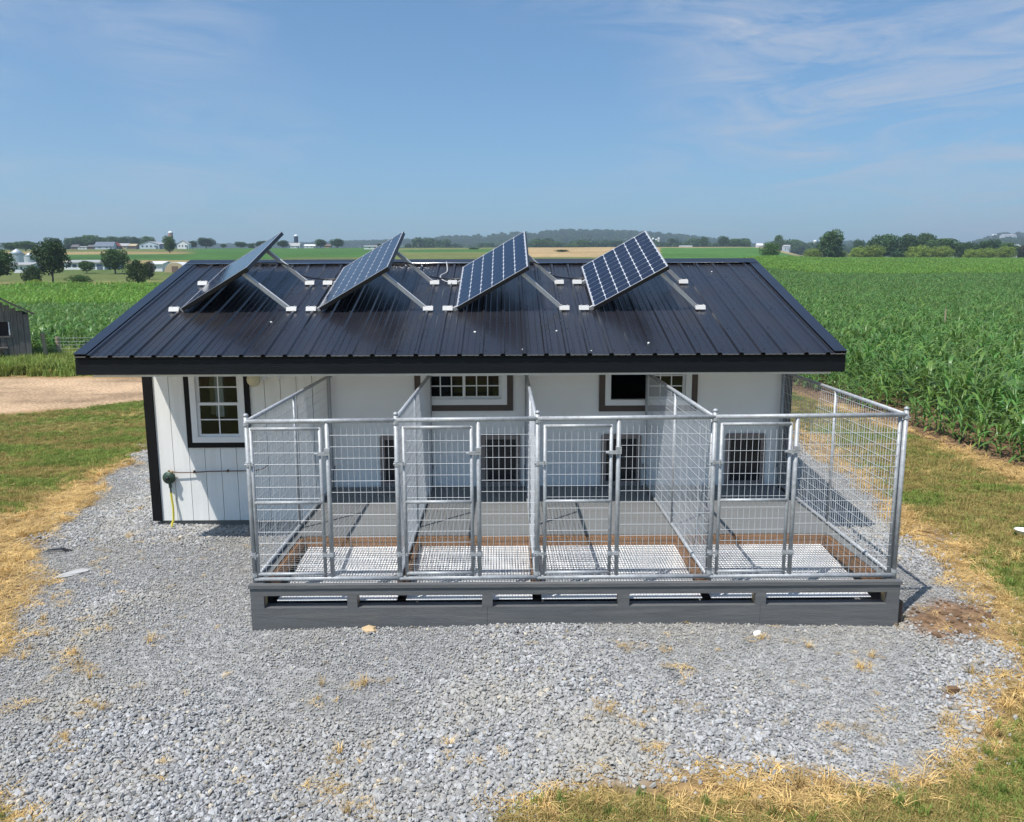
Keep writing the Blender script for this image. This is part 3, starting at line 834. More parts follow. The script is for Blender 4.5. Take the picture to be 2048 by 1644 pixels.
# cables between the modules
def cable(pts, name, mt, label, r=0.008):
    P = [np.array(p, float) for p in pts]; out = []
    for i in range(len(P) - 1):
        p0 = P[max(i - 1, 0)]; p1 = P[i]; p2 = P[i + 1]; p3 = P[min(i + 2, len(P) - 1)]
        for t in np.linspace(0, 1, 7)[:-1]:
            out.append(0.5 * ((2 * p1) + (-p0 + p2) * t + (2 * p0 - 5 * p1 + 4 * p2 - p3) * t * t + (-p0 + 3 * p1 - 3 * p2 + p3) * t ** 3))
    out.append(P[-1])
    return tag(MB().path(out, r, 5).build(name, mt), label, 'cable')
def hang(i, s=2.05, x_off=0.72, h=0.40):
    return roof_pt(PX[i] + x_off, s, h)
cl_lab = ['black cable slung behind the leftmost panel to the second', 'black cable slung from the second panel to the third', 'black cable slung from the third panel to the rightmost']
for i in range(3):
    cable([hang(i), roof_pt(PX[i] + 1.0, 2.35, 0.30), roof_pt(PX[i] + 1.19, 2.40, 0.13), roof_pt(PX[i] + 1.42, 2.52, 0.045), roof_pt(PX[i] + 1.66, 2.5, 0.05), hang(i + 1, 2.3, 0.2, 0.14)],
          'panel_cable', M['cable'], cl_lab[i])
cable([roof_pt(-0.83, 3.28, 0.05), roof_pt(-0.80, 3.0, 0.045), roof_pt(-0.80, 2.82, 0.04), roof_pt(-0.87, 2.66, 0.04), roof_pt(-0.83, 2.48, 0.04), roof_pt(-0.70, 2.33, 0.04)],
      'roof_cable', M['cablew'], 'pale cable wriggling down from the ridge between two panels', 0.009)
# pale pebbles lying on the roof
def blob(r, seed, sq=0.7, sub=2):
    g_ = np.random.default_rng(seed)
    n, m_ = 7, 5
    vs = [(0, 0, r * sq)]
    for j in range(1, m_):
        for i in range(n):
            t = math.pi * j / m_; p_ = 2 * math.pi * i / n
            k = r * (0.75 + 0.5 * g_.random())
            vs.append((k * math.sin(t) * math.cos(p_), k * math.sin(t) * math.sin(p_), k * sq * math.cos(t)))
    vs.append((0, 0, -r * sq))
    fs = [(0, 1 + i, 1 + (i + 1) % n) for i in range(n)]
    for j in range(m_ - 2):
        for i in range(n):
            a = 1 + j * n + i; b = 1 + j * n + (i + 1) % n
            fs.append((a, a + n, b + n, b))
    k = 1 + (m_ - 2) * n
    fs += [(k + i, len(vs) - 1, k + (i + 1) % n) for i in range(n)]
    return MB().add(vs, fs)
peb = [(-0.34, 0.606, 'white pebble on the roof below the third solar panel'), (0.578, 0.642, 'white pebble on the roof below the third panel strut foot'), (0.188, 0.10, 'small white pebble at the eave below the third panel'),
       (1.555, 0.258, 'white pebble near the eave below the rightmost panel'), (0.503, 1.95, 'white pebble in the shade beside the third panel strut'), (2.852, 2.876, 'white pebble high on the roof right of the panels'),
       (-2.711, 0.95, 'tiny white pebble on the roof below the leftmost panel'), (0.91, 0.05, 'tiny pebble at the eave edge below the rightmost panel'), (0.62, 2.85, 'white pebble near the ridge between the two right panels')]
for k, (x, s, lb) in enumerate(peb):
    r_ = 0.011 + 0.004 * (k % 3 == 0)
    o = blob(r_, 50 + k).build('roof_pebble', M['pebble'], loc=tuple(roof_pt(x, s, 0.012 + r_ * 0.7)))
    tag(o, lb, 'pebble', 'pebbles lying on the roof')

# ------------------------------------------------------------------ deck of the runs
DX0, DX1, DY0 = -2.193, 3.39, -3.285
DZ = 0.430
YG = -1.963                      # boards end, grate begins
deck = empty('kennel_deck', (0.6, -1.6, 0.0))
tag(deck, 'raised grey deck with slatted front skirt carrying the wire runs', 'deck')
DO = Vector((-0.6, 1.6, 0))
def dpart(mb, name, mt, parent=None, smooth=False):
    o = mb.build(name, mt, parent or deck, smooth)
    if parent is None: o.location = DO
    return o
nb = 14
ys = np.linspace(-0.03, YG, nb + 1)
for a, b in zip(ys[:-1], ys[1:]):
    dpart(MB().box((DX0, b + 0.0015, DZ - 0.025), (DX1, a - 0.0015, DZ + random.uniform(-0.001, 0.001))), 'deck_board', M['deck'])
dpart(MB().box((DX0, YG - 0.0, DZ - 0.20), (DX1, YG + 0.04, DZ - 0.026)), 'grate_beam', M['wood'])
dpart(MB().box((DX0 + 0.16, YG - 0.05, DZ - 0.14), (DX1 - 0.15, YG - 0.001, DZ - 0.012)), 'grate_ledger', M['wood'])
# side boards, end cap
dpart(MB().box((DX0, DY0, DZ - 0.026), (DX0 + 0.10, YG - 0.001, DZ)), 'side_board', M['deck'])
dpart(MB().box((DX1 - 0.10, DY0, DZ - 0.026), (DX1, YG - 0.001, DZ)), 'side_board', M['deck'])
for xx in (DX0, DX1 - 0.035):
    dpart(MB().box((xx, DY0 + 0.045, 0.0), (xx + 0.035, -0.03, DZ - 0.027)), 'side_skirt', M['skirt'])
for xx in (DX0 + 0.105, DX1 - 0.145):
    dpart(MB().box((xx, DY0 + 0.13, DZ - 0.14), (xx + 0.04, YG - 0.052, DZ - 0.012)), 'side_ledger', M['wood'])
for xx in (-0.918, 0.267, 1.755):
    dpart(MB().box((xx - 0.035, DY0 + 0.13, DZ - 0.14), (xx + 0.035, YG - 0.052, DZ - 0.012)), 'joist', M['wood'])
# white trays under the grates
tx = [DX0 + 0.15, -0.918, 0.267, 1.755, DX1 - 0.15]
for a, b in zip(tx[:-1], tx[1:]):
    a1, b1 = a + 0.04, b - 0.04
    P = [(a1, YG - 0.055, 0.325), (b1, YG - 0.055, 0.325), (b1, DY0 + 0.122, 0.236), (a1, DY0 + 0.122, 0.236)]
    dpart(MB().prism(P[::-1], (0, 0, 0.006)), 'drip_tray', M['tray'])
# grate: 1 x 2 inch wire floor
def wires(mb, segs, r):
    """square-section wires"""
    for p0, p1 in segs:
        p0 = np.array(p0, float); p1 = np.array(p1, float); d = p1 - p0
        k = int(np.argmax(np.abs(d)))
        a = np.zeros(3); b = np.zeros(3); a[(k + 1) % 3] = r; b[(k + 2) % 3] = r
        V = [p0 + a, p0 + b, p0 - a, p0 - b, p1 + a, p1 + b, p1 - a, p1 - b]
        mb.add(V, [(0, 1, 5, 4), (1, 2, 6, 5), (2, 3, 7, 6), (3, 0, 4, 7)])
    return mb
gx = [DX0 + 0.104, -0.918, 0.267, 1.755, DX1 - 0.104]
for a, b in zip(gx[:-1], gx[1:]):
    mb = MB()
    wires(mb, [((x, YG - 0.004, DZ - 0.007), (x, DY0 + 0.046, DZ - 0.007)) for x in np.arange(a + 0.012, b - 0.004, 0.0254)], 0.0023)
    wires(mb, [((a + 0.003, y, DZ - 0.0035), (b - 0.003, y, DZ - 0.0035)) for y in np.arange(YG - 0.02, DY0 + 0.07, -0.0508)], 0.0027)
    tag(dpart(mb, 'floor_grate', M['grate']), kind='stuff')
# front skirt: cap, upper board, posts, lower board with deep openings
SY0, SY1 = DY0, DY0 + 0.038
dpart(MB().box((DX0 - 0.012, DY0 - 0.012, DZ - 0.028), (DX1 + 0.012, DY0 + 0.044, DZ + 0.002)), 'cap_board', M['skirt'])
dpart(MB().box((DX0, SY0, 0.333), (DX1, SY1, DZ - 0.029)), 'skirt_board', M['skirt'])
for a, b in ((DX0, -0.166), (-0.164, 2.189), (2.191, DX1)):
    dpart(MB().box((a, SY0, -0.12), (b, SY1, 0.222)), 'skirt_board', M['skirt'])
dpart(MB().box((DX0 + 0.04, SY1 + 0.001, 0.12), (DX1 - 0.04, SY1 + 0.07, 0.223)), 'bottom_plate', M['skirt'])
dpart(MB().box((DX0 + 0.04, SY1 + 0.0715, 0.05), (DX1 - 0.04, SY1 + 0.08, 0.195)), 'tray_stop', M['black'])
sk = [(DX0, -2.079), (-1.366, -1.281), (-0.21, -0.12), (0.961, 1.056), (2.146, 2.236), (3.282, DX1)]
for a, b in sk:
    dpart(MB().box((a, SY0, 0.2225), (b, SY1, 0.3325)), 'skirt_post', M['skirt'])
    dpart(MB().box((max(a, DX0 + .04) + 0.003, SY1 + 0.0005, 0.2235), (min(b, DX1 - .04) - 0.003, SY1 + 0.075, 0.39)), 'stud', M['woodpale'])
# low side closing board of the opening depth is left open to the trays
st_o = MB().box((-0.02, -0.02, -0.3), (0.02, 0.02, 0.10)).add([(-0.02, -0.02, 0.1), (0.02, -0.02, 0.1), (0.02, 0.02, 0.1), (-0.02, 0.02, 0.1), (0, 0, 0.115)], [(0, 1, 4), (1, 2, 4), (2, 3, 4), (3, 0, 4)]).build(
    'wooden_stake', M['brown'], loc=(3.44, -3.20, tz(3.44, -3.20) + 0.10))
tag(st_o, 'short brown wooden stake beside the right deck corner', 'stake')

# ------------------------------------------------------------------ wire run panels
FY = -3.214
ZB = 0.462
def zt(x): return 1.838 + 0.032 * (x + 2.165) / 5.525
def mesh_front(x0, x1, z0, z1, y):
    mb = MB()
    n = max(2, int(round((x1 - x0) / 0.0508)))
    wires(mb, [((x, y + 0.003, z0), (x, y + 0.003, z1)) for x in np.linspace(x0, x1, n + 1)[1:-1]], 0.0021)
    wires(mb, [((x0, y - 0.002, z), (x1, y - 0.002, z)) for z in np.arange(z0 + 0.065, z1 - 0.02, 0.0985)], 0.0017)
    return mb
posts = [-2.165, -0.918, 0.267, 1.755, 3.360]
gates = [(-2.130, -1.556, -1.497), (-0.856, -0.289, -0.230), (0.330, 0.886, 0.949), (1.814, 2.394, 2.449)]
flab = ['galvanised front panel of the leftmost run, gate beside the corner post', 'galvanised front panel of the second run from the left',
        'galvanised front panel of the third run from the left', 'galvanised front panel of the rightmost and widest run']
R1, R2 = 0.0195, 0.0150
for i in range(4):
    a, b = posts[i], posts[i + 1]
    g0, g1, ip = gates[i]
    root = empty('run_front_panel', ((a + b) / 2, FY, DZ))
    tag(root, flab[i], 'fence panel', 'front panels of the runs')
    off = np.array(root.location)
    def part(mb, name, mt, parent=None, smooth=False):
        o = mb.build(name, mt, parent or root, smooth)
        if parent is None: o.location = Vector(-off)
        return o
    pl_ = [a] + ([b] if i == 3 else [])
    for xx in pl_:
        mb = MB().tube((xx, FY, DZ + 0.003), (xx, FY, zt(xx) + 0.045), R1, 14)
        mb.lathe((xx, FY, zt(xx) + 0.045), [(R1 + .003, 0), (R1 + .003, 0.008), (0.019, 0.017), (0.010, 0.023), (0.002, 0.026)], 14)
        part(mb, 'post', M['galv'], smooth=True)
        cp = MB()
        for zz in (zt(xx) - 0.035, ZB + 0.02):
            cp.lathe((xx, FY, zz), [(R1 + 0.006, 0), (R1 + 0.006, 0.03)], 14)
            cp.tube((xx + 0.02, FY - 0.03, zz + 0.015), (xx + 0.02, FY + 0.03, zz + 0.015), 0.006, 6)
        part(cp, 'clamp', M['galv'])
    part(MB().tube((a + 0.0, FY - 0.005, zt(a)), (b, FY - 0.005, zt(b)), R1, 14), 'top_rail', M['galv'], smooth=True)
    part(MB().tube((a + 0.0, FY - 0.005, ZB), (b, FY - 0.005, ZB), R1, 14), 'bottom_rail', M['galv'], smooth=True)
    part(MB().tube((ip, FY, ZB), (ip, FY, zt(ip)), R1 * 0.95, 14), 'gate_post', M['galv'], smooth=True)
    if i == 3:
        part(MB().tube((b - 0.042, FY + 0.012, ZB), (b - 0.042, FY + 0.012, zt(b)), R1 * 0.8, 12), 'panel_post', M['galv'], smooth=True)
    tag(part(mesh_front(ip + 0.018, b - (0.045 if i == 3 else 0.018), ZB + 0.01, zt(b) - 0.018, FY), 'wire_mesh', M['wire']), kind='stuff')
    # gate
    yg = FY - 0.006
    z0, z1, zm = 0.506, 1.776 + (zt(a) - 1.838), 1.140
    gm = MB()
    gm.tube((g0, yg, z0 - 0.02), (g0, yg, z1 + 0.012), R2, 12).tube((g1, yg, z0 - 0.02), (g1, yg, z1 + 0.012), R2, 12)
    for zz in (z0, z1, zm):
        gm.tube((g0, yg - 0.002, zz), (g1, yg - 0.002, zz), R2, 12)
    gate = part(gm, 'gate', M['galv'], smooth=True)
    tag(mesh_front(g0 + 0.016, g1 - 0.016, z0 + 0.015, z1 - 0.017, yg).build('wire_mesh', M['wire'], gate), kind='stuff')
    la = MB().box((g1 - 0.028, yg - 0.028, 1.552), (ip + 0.022, yg - 0.016, 1.580)).box((ip - 0.022, yg - 0.030, 1.575), (ip + 0.022, yg + 0.02, 1.612))
    la.tube((g1 - 0.045, yg - 0.02, 1.566), (g1 - 0.02, yg - 0.02, 1.566), 0.012, 8)
    la.build('latch', M['galv'], gate)
    for zz in (1.455, 0.66):
        h = MB().lathe((a, FY, zz), [(R1 + 0.007, 0), (R1 + 0.007, 0.038)], 12)
        h.box((a + 0.015, yg - 0.024, zz + 0.008), (g0 + 0.012, yg - 0.012, zz + 0.030)).tube((g0 - 0.012, yg - 0.022, zz - 0.012), (g0 - 0.012, yg - 0.022, zz + 0.045), 0.007, 6)
        h.tube((a - 0.028, FY - 0.02, zz + 0.02), (a + 0.028, FY - 0.02, zz + 0.02), 0.006, 6)
        h.build('hinge', M['galv'], gate)
    bl = MB().box((g1 - 0.015, yg - 0.024, 0.665), (ip + 0.02, yg - 0.014, 0.688)).lathe((g1, yg, 0.655), [(R2 + .006, 0), (R2 + .006, 0.04)], 10).lathe((ip, FY, 0.65), [(R1 + .006, 0), (R1 + .006, 0.045)], 10)
    bl.build('lower_latch', M['galv'], gate)
# side partitions
slab_ = ['wire mesh side panel closing the leftmost run from the gravel', 'wire mesh partition between the two left runs', 'wire mesh partition between the two middle runs, seen edge-on',
         'wire mesh partition between the two right runs', 'wire mesh side panel closing the rightmost run towards the lawn']
Y0, Y1 = -0.06, FY + 0.045
for i, xx in enumerate(posts):
    x = xx + (0.0 if i in (0, 4) else -0.012)
    root = empty('run_side_panel', (x, -1.6, DZ))
    tag(root, slab_[i], 'fence panel', 'side panels of the runs')
    off = np.array(root.location)
    def part(mb, name, mt, parent=None, smooth=False):
        o = mb.build(name, mt, parent or root, smooth)
        if parent is None: o.location = Vector(-off)
        return o
    zt_ = zt(x)
    xq = 0.060 if i == 4 else 0.0
    def sx_at(y): return x + xq * (y - Y1) / (Y0 - Y1)
    ym = -1.71
    part(MB().tube((sx_at(Y0), Y0, zt_), (x, Y1, zt_), R1 * 0.92, 12), 'top_rail', M['galv'], smooth=True)
    part(MB().tube((sx_at(Y0), Y0, ZB - 0.004), (x, Y1, ZB - 0.004), R1 * 0.92, 12), 'bottom_rail', M['galv'], smooth=True)
    part(MB().tube((sx_at(Y0), Y0, DZ + 0.002), (sx_at(Y0), Y0, zt_ + 0.01), R1 * 0.95, 12), 'wall_post', M['galv'], smooth=True)
    part(MB().tube((sx_at(ym), ym, ZB), (sx_at(ym), ym, zt_), R1 * 0.85, 12), 'middle_post', M['galv'], smooth=True)
    part(MB().tube((x, Y1, ZB), (x, Y1, zt_), R1 * 0.6, 12), 'front_post', M['galv'], smooth=True)
    mb = MB()
    n = int(round((Y0 - Y1) / 0.0508))
    wires(mb, [((sx_at(y) + 0.003, y, ZB + 0.01), (sx_at(y) + 0.003, y, zt_ - 0.018)) for y in np.linspace(Y0 - 0.02, Y1 + 0.02, n)], 0.0026)
    wires(mb, [((sx_at(Y0) - 0.002, Y0 - 0.02, z), (x - 0.002, Y1 + 0.02, z)) for z in np.arange(ZB + 0.075, zt_ - 0.03, 0.0985)], 0.0022)
    tag(part(mb, 'wire_mesh', M['wire']), kind='stuff')
    x = sx_at(Y0)
    cl2 = MB().box((x - 0.03, -0.04, zt_ - 0.02), (x + 0.03, -0.005, zt_ + 0.02)).box((x - 0.03, -0.04, ZB + 0.2), (x + 0.03, -0.005, ZB + 0.24))
    part(cl2, 'wall_bracket', M['galv'])

# ------------------------------------------------------------------ small things at the wall
rg = empty('gas_regulator', (-4.206, -0.03, 0.57))

tag(rg, 'green gas regulator on the white siding with a thin copper line', 'regulator')
mb = MB().lathe((0, -0.0, 0), [(0.04, 0.0), (0.068, 0.012), (0.078, 0.018), (0.080, 0.030), (0.078, 0.040), (0.064, 0.046), (0.048, 0.058), (0.030, 0.066)], 20, axis='y')
mb.build('body', M['regulator'], rg, True)
MB().lathe((0, -0.062, 0), [(0.022, 0), (0.022, 0.03), (0.016, 0.034)], 14, axis='y').build('vent_cap', M['flap'], rg, True)
MB().tube((0.0, -0.02, -0.05), (0.004, -0.02, -0.13), 0.018, 10).tube((0.004, -0.02, -0.13), (0.006, -0.02, -0.20), 0.011, 8).build('outlet', M['regulator'], rg)
MB().tube((-0.02, -0.02, 0.055), (0.05, -0.02, 0.072), 0.016, 8).tube((0.0, -0.02, 0.06), (0.0, -0.02, 0.095), 0.012, 8).build('inlet_fitting', M['brass'], rg)
pts = [(0.05, -0.02, 0.072), (0.12, -0.015, 0.062), (0.30, -0.010, 0.062), (0.50, -0.010, 0.075), (0.80, -0.010, 0.078), (1.06, -0.010, 0.080), (1.17, -0.010, 0.105), (1.24, -0.012, 0.15)]
pp = MB().path(pts, 0.007, 6).build('gas_line', M['pipe'], rg)
MB().box((0.30, -0.02, 0.05), (0.312, 0.025, 0.085)).box((0.72, -0.02, 0.062), (0.732, 0.025, 0.092)).build('pipe_clip', M['pipe'], pp)
hz = tz(-4.2, -0.14)
hose = cable([(-4.200, -0.05, 0.375), (-4.194, -0.055, 0.30), (-4.180, -0.065, 0.18), (-4.185, -0.075, 0.02), (-4.190, -0.10, hz + 0.06), (-4.185, -0.14, hz - 0.06)], 'gas_hose', M['hose'],
             'yellow hose dropping from the regulator into the gravel', 0.014)
hose['category'] = 'hose'
lp = empty('wall_lamp', (-2.99, -0.02, 1.83))
tag(lp, 'cream flood lamp on the siding under the eave', 'lamp')
MB().lathe((0, 0, 0), [(0.05, 0), (0.05, 0.025), (0.02, 0.05)], 14, axis='y').build('base', M['vinyl'], lp)
for sx in (-1,):
    MB().lathe((sx * 0.06, -0.05, -0.02), [(0.02, -0.03), (0.04, 0.0), (0.072, 0.05), (0.085, 0.10), (0.065, 0.122)], 14, axis='y').build('lamp_head', M['lamp'], lp, True)
MB().lathe((0.21, -0.02, 0.0), [(0.018, 0), (0.03, 0.03), (0.012, 0.05)], 10, axis='y').build('sensor', M['vinyl'], lp)

# loose things on the gravel and lawn
def lump(name, x, y, r, mt, label, cat, sq=0.6, stretch=(1.4, 1, 1), seed=1, rz=0.0):
    o = blob(r, seed, sq).build(name, mt, loc=(x, y, tz(x, y) + r * sq * 0.45), rot=(0, 0, rz))
    o.scale = stretch
    return tag(o, label, cat)
lump('loose_stone', -1.17, -3.36, 0.055, M['stone_tan'], 'tan stone lying against the deck skirt', 'stone', 0.62, (1.25, 0.9, 0.9), 4)
lump('pale_stone', 2.10, -3.52, 0.038, M['pebble'], 'pale rounded stone on the gravel in front of the deck', 'stone', 0.8, (1, 1, 0.9), 5)
lump('flat_stone', -4.50, -1.87, 0.11, M['gravel'], 'flat grey slab of stone on the left gravel', 'stone', 0.25, (1.7, 0.7, 0.5), 6, 0.8)
lump('dark_clod', -5.05, -1.15, 0.10, M['cable'], 'dark scrap lying at the straw edge left of the gravel', 'scrap', 0.35, (1.5, 0.6, 0.6), 8, 0.2)
bw = MB().lathe((0, 0, 0), [(0.055, 0), (0.085, 0.07), (0.09, 0.072), (0.083, 0.066), (0.052, 0.01), (0.001, 0.009)], 22).build('plastic_bowl', M['bowl'], smooth=True, loc=(5.99, -0.94, tz(5.99, -0.94) + 0.02))
tag(bw, 'white plastic bowl on the lawn at the right edge', 'bowl')

# ------------------------------------------------------------------ scattering helper (geometry nodes instances)
PROTO = bpy.data.collections.new('scatter_sources')      # never linked to the scene
def scatter(name, pts, rot, scl, idx, protos, label, cat):
    col_ = bpy.data.collections.new(name + '_sources')
    for k, me in enumerate(protos):
        o = bpy.data.objects.new('%s_source_%02d' % (name, k), me)
        col_.objects.link(o)
    n = len(pts)
    me = bpy.data.meshes.new(name)
    me.vertices.add(n); me.vertices.foreach_set('co', np.asarray(pts, np.float32).ravel())
    a = me.attributes.new('rot', 'FLOAT_VECTOR', 'POINT'); a.data.foreach_set('vector', np.asarray(rot, np.float32).ravel())
    a = me.attributes.new('scl', 'FLOAT_VECTOR', 'POINT'); a.data.foreach_set('vector', np.asarray(scl, np.float32).ravel())
    a = me.attributes.new('idx', 'INT', 'POINT'); a.data.foreach_set('value', np.asarray(idx, np.int32).ravel())
    me.update()
    o = obj(name, me)
    ng = bpy.data.node_groups.new(name + '_nodes', 'GeometryNodeTree')
    ng.interface.new_socket('Geometry', in_out='INPUT', socket_type='NodeSocketGeometry')
    ng.interface.new_socket('Geometry', in_out='OUTPUT', socket_type='NodeSocketGeometry')
    gi = ng.nodes.new('NodeGroupInput'); go = ng.nodes.new('NodeGroupOutput')
    ip_ = ng.nodes.new('GeometryNodeInstanceOnPoints'); ci = ng.nodes.new('GeometryNodeCollectionInfo')
    ci.inputs['Collection'].default_value = col_
    ci.inputs['Separate Children'].default_value = True
    ci.inputs['Reset Children'].default_value = True
    ip_.inputs['Pick Instance'].default_value = True
    def na(nm, ty):
        q = ng.nodes.new('GeometryNodeInputNamedAttribute'); q.data_type = ty; q.inputs['Name'].default_value = nm
        return q.outputs['Attribute']
    ng.links.new(gi.outputs[0], ip_.inputs['Points'])
    ng.links.new(ci.outputs[0], ip_.inputs['Instance'])
    ng.links.new(na('idx', 'INT'), ip_.inputs['Instance Index'])
    e2r = ng.nodes.new('FunctionNodeEulerToRotation')
    ng.links.new(na('rot', 'FLOAT_VECTOR'), e2r.inputs[0])
    ng.links.new(e2r.outputs[0], ip_.inputs['Rotation'])
    ng.links.new(na('scl', 'FLOAT_VECTOR'), ip_.inputs['Scale'])
    ng.links.new(ip_.outputs[0], go.inputs[0])
    md = o.modifiers.new('instances', 'NODES'); md.node_group = ng
    return tag(o, label, cat, kind='stuff')

def in_view(x, y, margin=60):
    """rough test that a ground point can be seen from around the photograph's position"""
    Y = np.maximum(y - CAM[1], 0.3)
    px = 1024 + FPX * x / Y
    return (px > -margin) & (px < 2048 + margin)

# ---- gravel
def stone_mesh(seed):
    g_ = np.random.default_rng(seed)
    n = 6
    top = []; mid = []
    for i in range(n):
        t = 2 * math.pi * (i + 0.35 * g_.random()) / n
        r = 0.5 * (0.75 + 0.45 * g_.random())
        mid.append((r * math.cos(t), r * math.sin(t), -0.05 + 0.2 * g_.random()))
        top.append((r * 0.55 * math.cos(t + .2), r * 0.55 * math.sin(t + .2), 0.28 + 0.18 * g_.random()))
    bot = [(0.7 * a, 0.7 * b, -0.35) for a, b, c in mid]
    fs = [(i, (i + 1) % n, n + (i + 1) % n, n + i) for i in range(n)] + [tuple(range(n, 2 * n))]
    fs += [((i + 1) % n, i, 2 * n + i, 2 * n + (i + 1) % n) for i in range(n)]
    me = MB().add(mid + top + bot, fs).mesh('stone_%d' % seed)
    return me
stones = [stone_mesh(s) for s in range(8)]
for k, me in enumerate(stones):
    me.materials.append(M['graveltan'] if k == 7 else M['gravel'])
N0 = 700000
gx_ = rng.uniform(-7.4, 6.2, N0); gy_ = rng.uniform(-6.4, 7.0, N0)
g_, s_, r_, d_, p_ = zones(gx_, gy_)
keep = rng.random(N0) < np.clip(g_ * 1.15 - 0.08 + 0.10 * (d_ > 0.4) * (gx_ < 5) + 0.10 * (s_ > 0.3), 0, 1)
keep &= in_view(gx_, gy_, 480)
keep &= ~((gx_ > XL + 0.05) & (gx_ < XR - 0.05) & (gy_ > 0.05))
keep &= ~((gx_ > DX0 + 0.03) & (gx_ < DX1 - 0.03) & (gy_ > DY0 + 0.03))
keep &= (gy_ < 0.4) | (gx_ < XL) | (gx_ > XR)
gx_, gy_ = gx_[keep], gy_[keep]
n = len(gx_)
patch = fbm(gx_ * 0.8 + 3, gy_ * 0.8 + 8)
size = rng.lognormal(-0.05, 0.34, n) * 0.0176 * (0.60 + 0.74 * sstep(0.35, 0.65, patch)) * (1 + 0.12 * sstep(-3, 0, gy_))
size = np.clip(size, 0.010, 0.055)
z = terrain(gx_, gy_) + size * 0.10 + rng.uniform(0, 0.012, n)
rot = np.stack([rng.normal(0, 0.5, n), rng.normal(0, 0.5, n), rng.uniform(0, 6.28, n)], -1)
scl = np.stack([size * rng.uniform(0.8, 1.35, n), size * rng.uniform(0.7, 1.1, n), size * rng.uniform(0.45, 0.85, n)], -1)
idx = np.where(rng.random(n) < 0.06, 7, rng.integers(0, 7, n))
scatter('gravel', np.stack([gx_, gy_, z], -1), rot, scl, idx, stones, 'grey crushed limestone gravel spread round the deck', 'gravel')
# soil clods and pebbles on the dirt beside the deck and along the corn
cl_me = []
for s in range(3):
    me = stone_mesh(40 + s); me.materials.append(M['clod']); cl_me.append(me)
N0 = 30000
x = rng.uniform(2.8, 13, N0); y = rng.uniform(-5, 14, N0)
g_, s_, r_, d_, p_ = zones(x, y)
k = (rng.random(N0) < d_ * 0.9) & (d_ > 0.3) & in_view(x, y) & ((x < 10) | (rng.random(N0) < 0.4))
x, y = x[k], y[k]; n = len(x); sz = np.clip(rng.lognormal(0, 0.5, n) * 0.025, 0.01, 0.09)
scatter('soil_clods', np.stack([x, y, terrain(x, y) + sz * .15], -1), rng.uniform(-1, 1, (n, 3)) * np.array([.6, .6, 3.1]), np.stack([sz * 1.3, sz, sz * .8], -1), rng.integers(0, 3, n), cl_me,
        'brown soil clods beside the deck and along the corn', 'soil')

# ---- grass and straw
def blades(seed, n, h, w, spread, lean, lie=False):
    g_ = np.random.default_rng(seed); mb = MB()
    for i in range(n):
        a = g_.uniform(0, 6.28); r = spread * math.sqrt(g_.random())
        b = np.array([r * math.cos(a), r * math.sin(a), 0.0])
        d = g_.uniform(0, 6.28); dv = np.array([math.cos(d), math.sin(d), 0]); sv = np.array([-dv[1], dv[0], 0])
        L = h * g_.uniform(0.55, 1.15); l1 = g_.uniform(0.2, 1) * lean
        if lie:
            e = g_.uniform(0.0, 0.22); up = np.array([0, 0, 1.0])
            p0 = b + up * g_.uniform(0, 0.012); p1 = p0 + (dv * math.cos(e) + up * math.sin(e)) * L * .5; p2 = p1 + (dv * math.cos(e * .2) + up * math.sin(e * .2 - .1)) * L * .5
        else:
            p0 = b; p1 = b + dv * L * l1 * 0.35 + np.array([0, 0, L * 0.6]); p2 = b + dv * L * l1 + np.array([0, 0, L * (1 - 0.35 * l1)])
        mb.add([p0 - sv * w, p0 + sv * w, p1 + sv * w * .8, p1 - sv * w * .8, p2], [(0, 1, 2, 3), (3, 2, 4)])
    return mb.mesh('blades_%d' % seed)
gm = [blades(s, 22, 0.075, 0.0032, 0.07, 0.9) for s in range(4)]
for me in gm[:3]: me.materials.append(M['grass'])
gm[3].materials.append(M['grassdry'])
gm.append(blades(9, 20, 0.06, 0.003, 0.07, 1.3)); gm[4].materials.append(M['grassdry'])
gm.append(blades(11, 26, 0.15, 0.0045, 0.06, 0.8)); gm[5].materials.append(M['grass'])
N0 = 300000
x = rng.uniform(-14, 9, N0); y = rng.uniform(-6.4, 16, N0)
x[:60000] = rng.uniform(-5, 6, 60000); y[:60000] = rng.uniform(-6.4, -3.5, 60000)
g_, s_, r_, d_, p_ = zones(x, y)
dens = np.clip(r_ * 1.1, 0, 1) * np.where(y > 6, 0.5, 1.0)
k = (rng.random(N0) < dens) & (r_ > 0.12) & in_view(x, y, 700)
k &= ~((x > XL - 0.1) & (x < XR + 0.1) & (y > -0.2) & (y < 20)) & ~((x > -4) & (x < 3) & (y > 0))
x, y = x[k], y[k]; n = len(x)
dry = fbm(x * 0.55 + 60, y * 1.6 + 9) + 0.10 * (x > 0) + 0.25 * (y < -5)*0
idx = np.where(rng.random(n) < sstep(0.40, 0.64, dry) * 0.85, np.where(rng.random(n) < 0.5, 3, 4), rng.integers(0, 3, n))
idx = np.where((rng.random(n) < 0.08) & (y < -4.6) & (idx < 3), 5, idx)
sc = rng.uniform(0.6, 1.25, n) * np.where(y < -4.2, 0.58, 0.82)
scatter('lawn_grass', np.stack([x, y, terrain(x, y) - 0.004], -1), np.stack([rng.normal(0, .12, n), rng.normal(0, .12, n), rng.uniform(0, 6.28, n)], -1), np.stack([sc, sc, sc], -1), idx, gm,
        'short patchy lawn grass, green and sunburnt', 'grass')
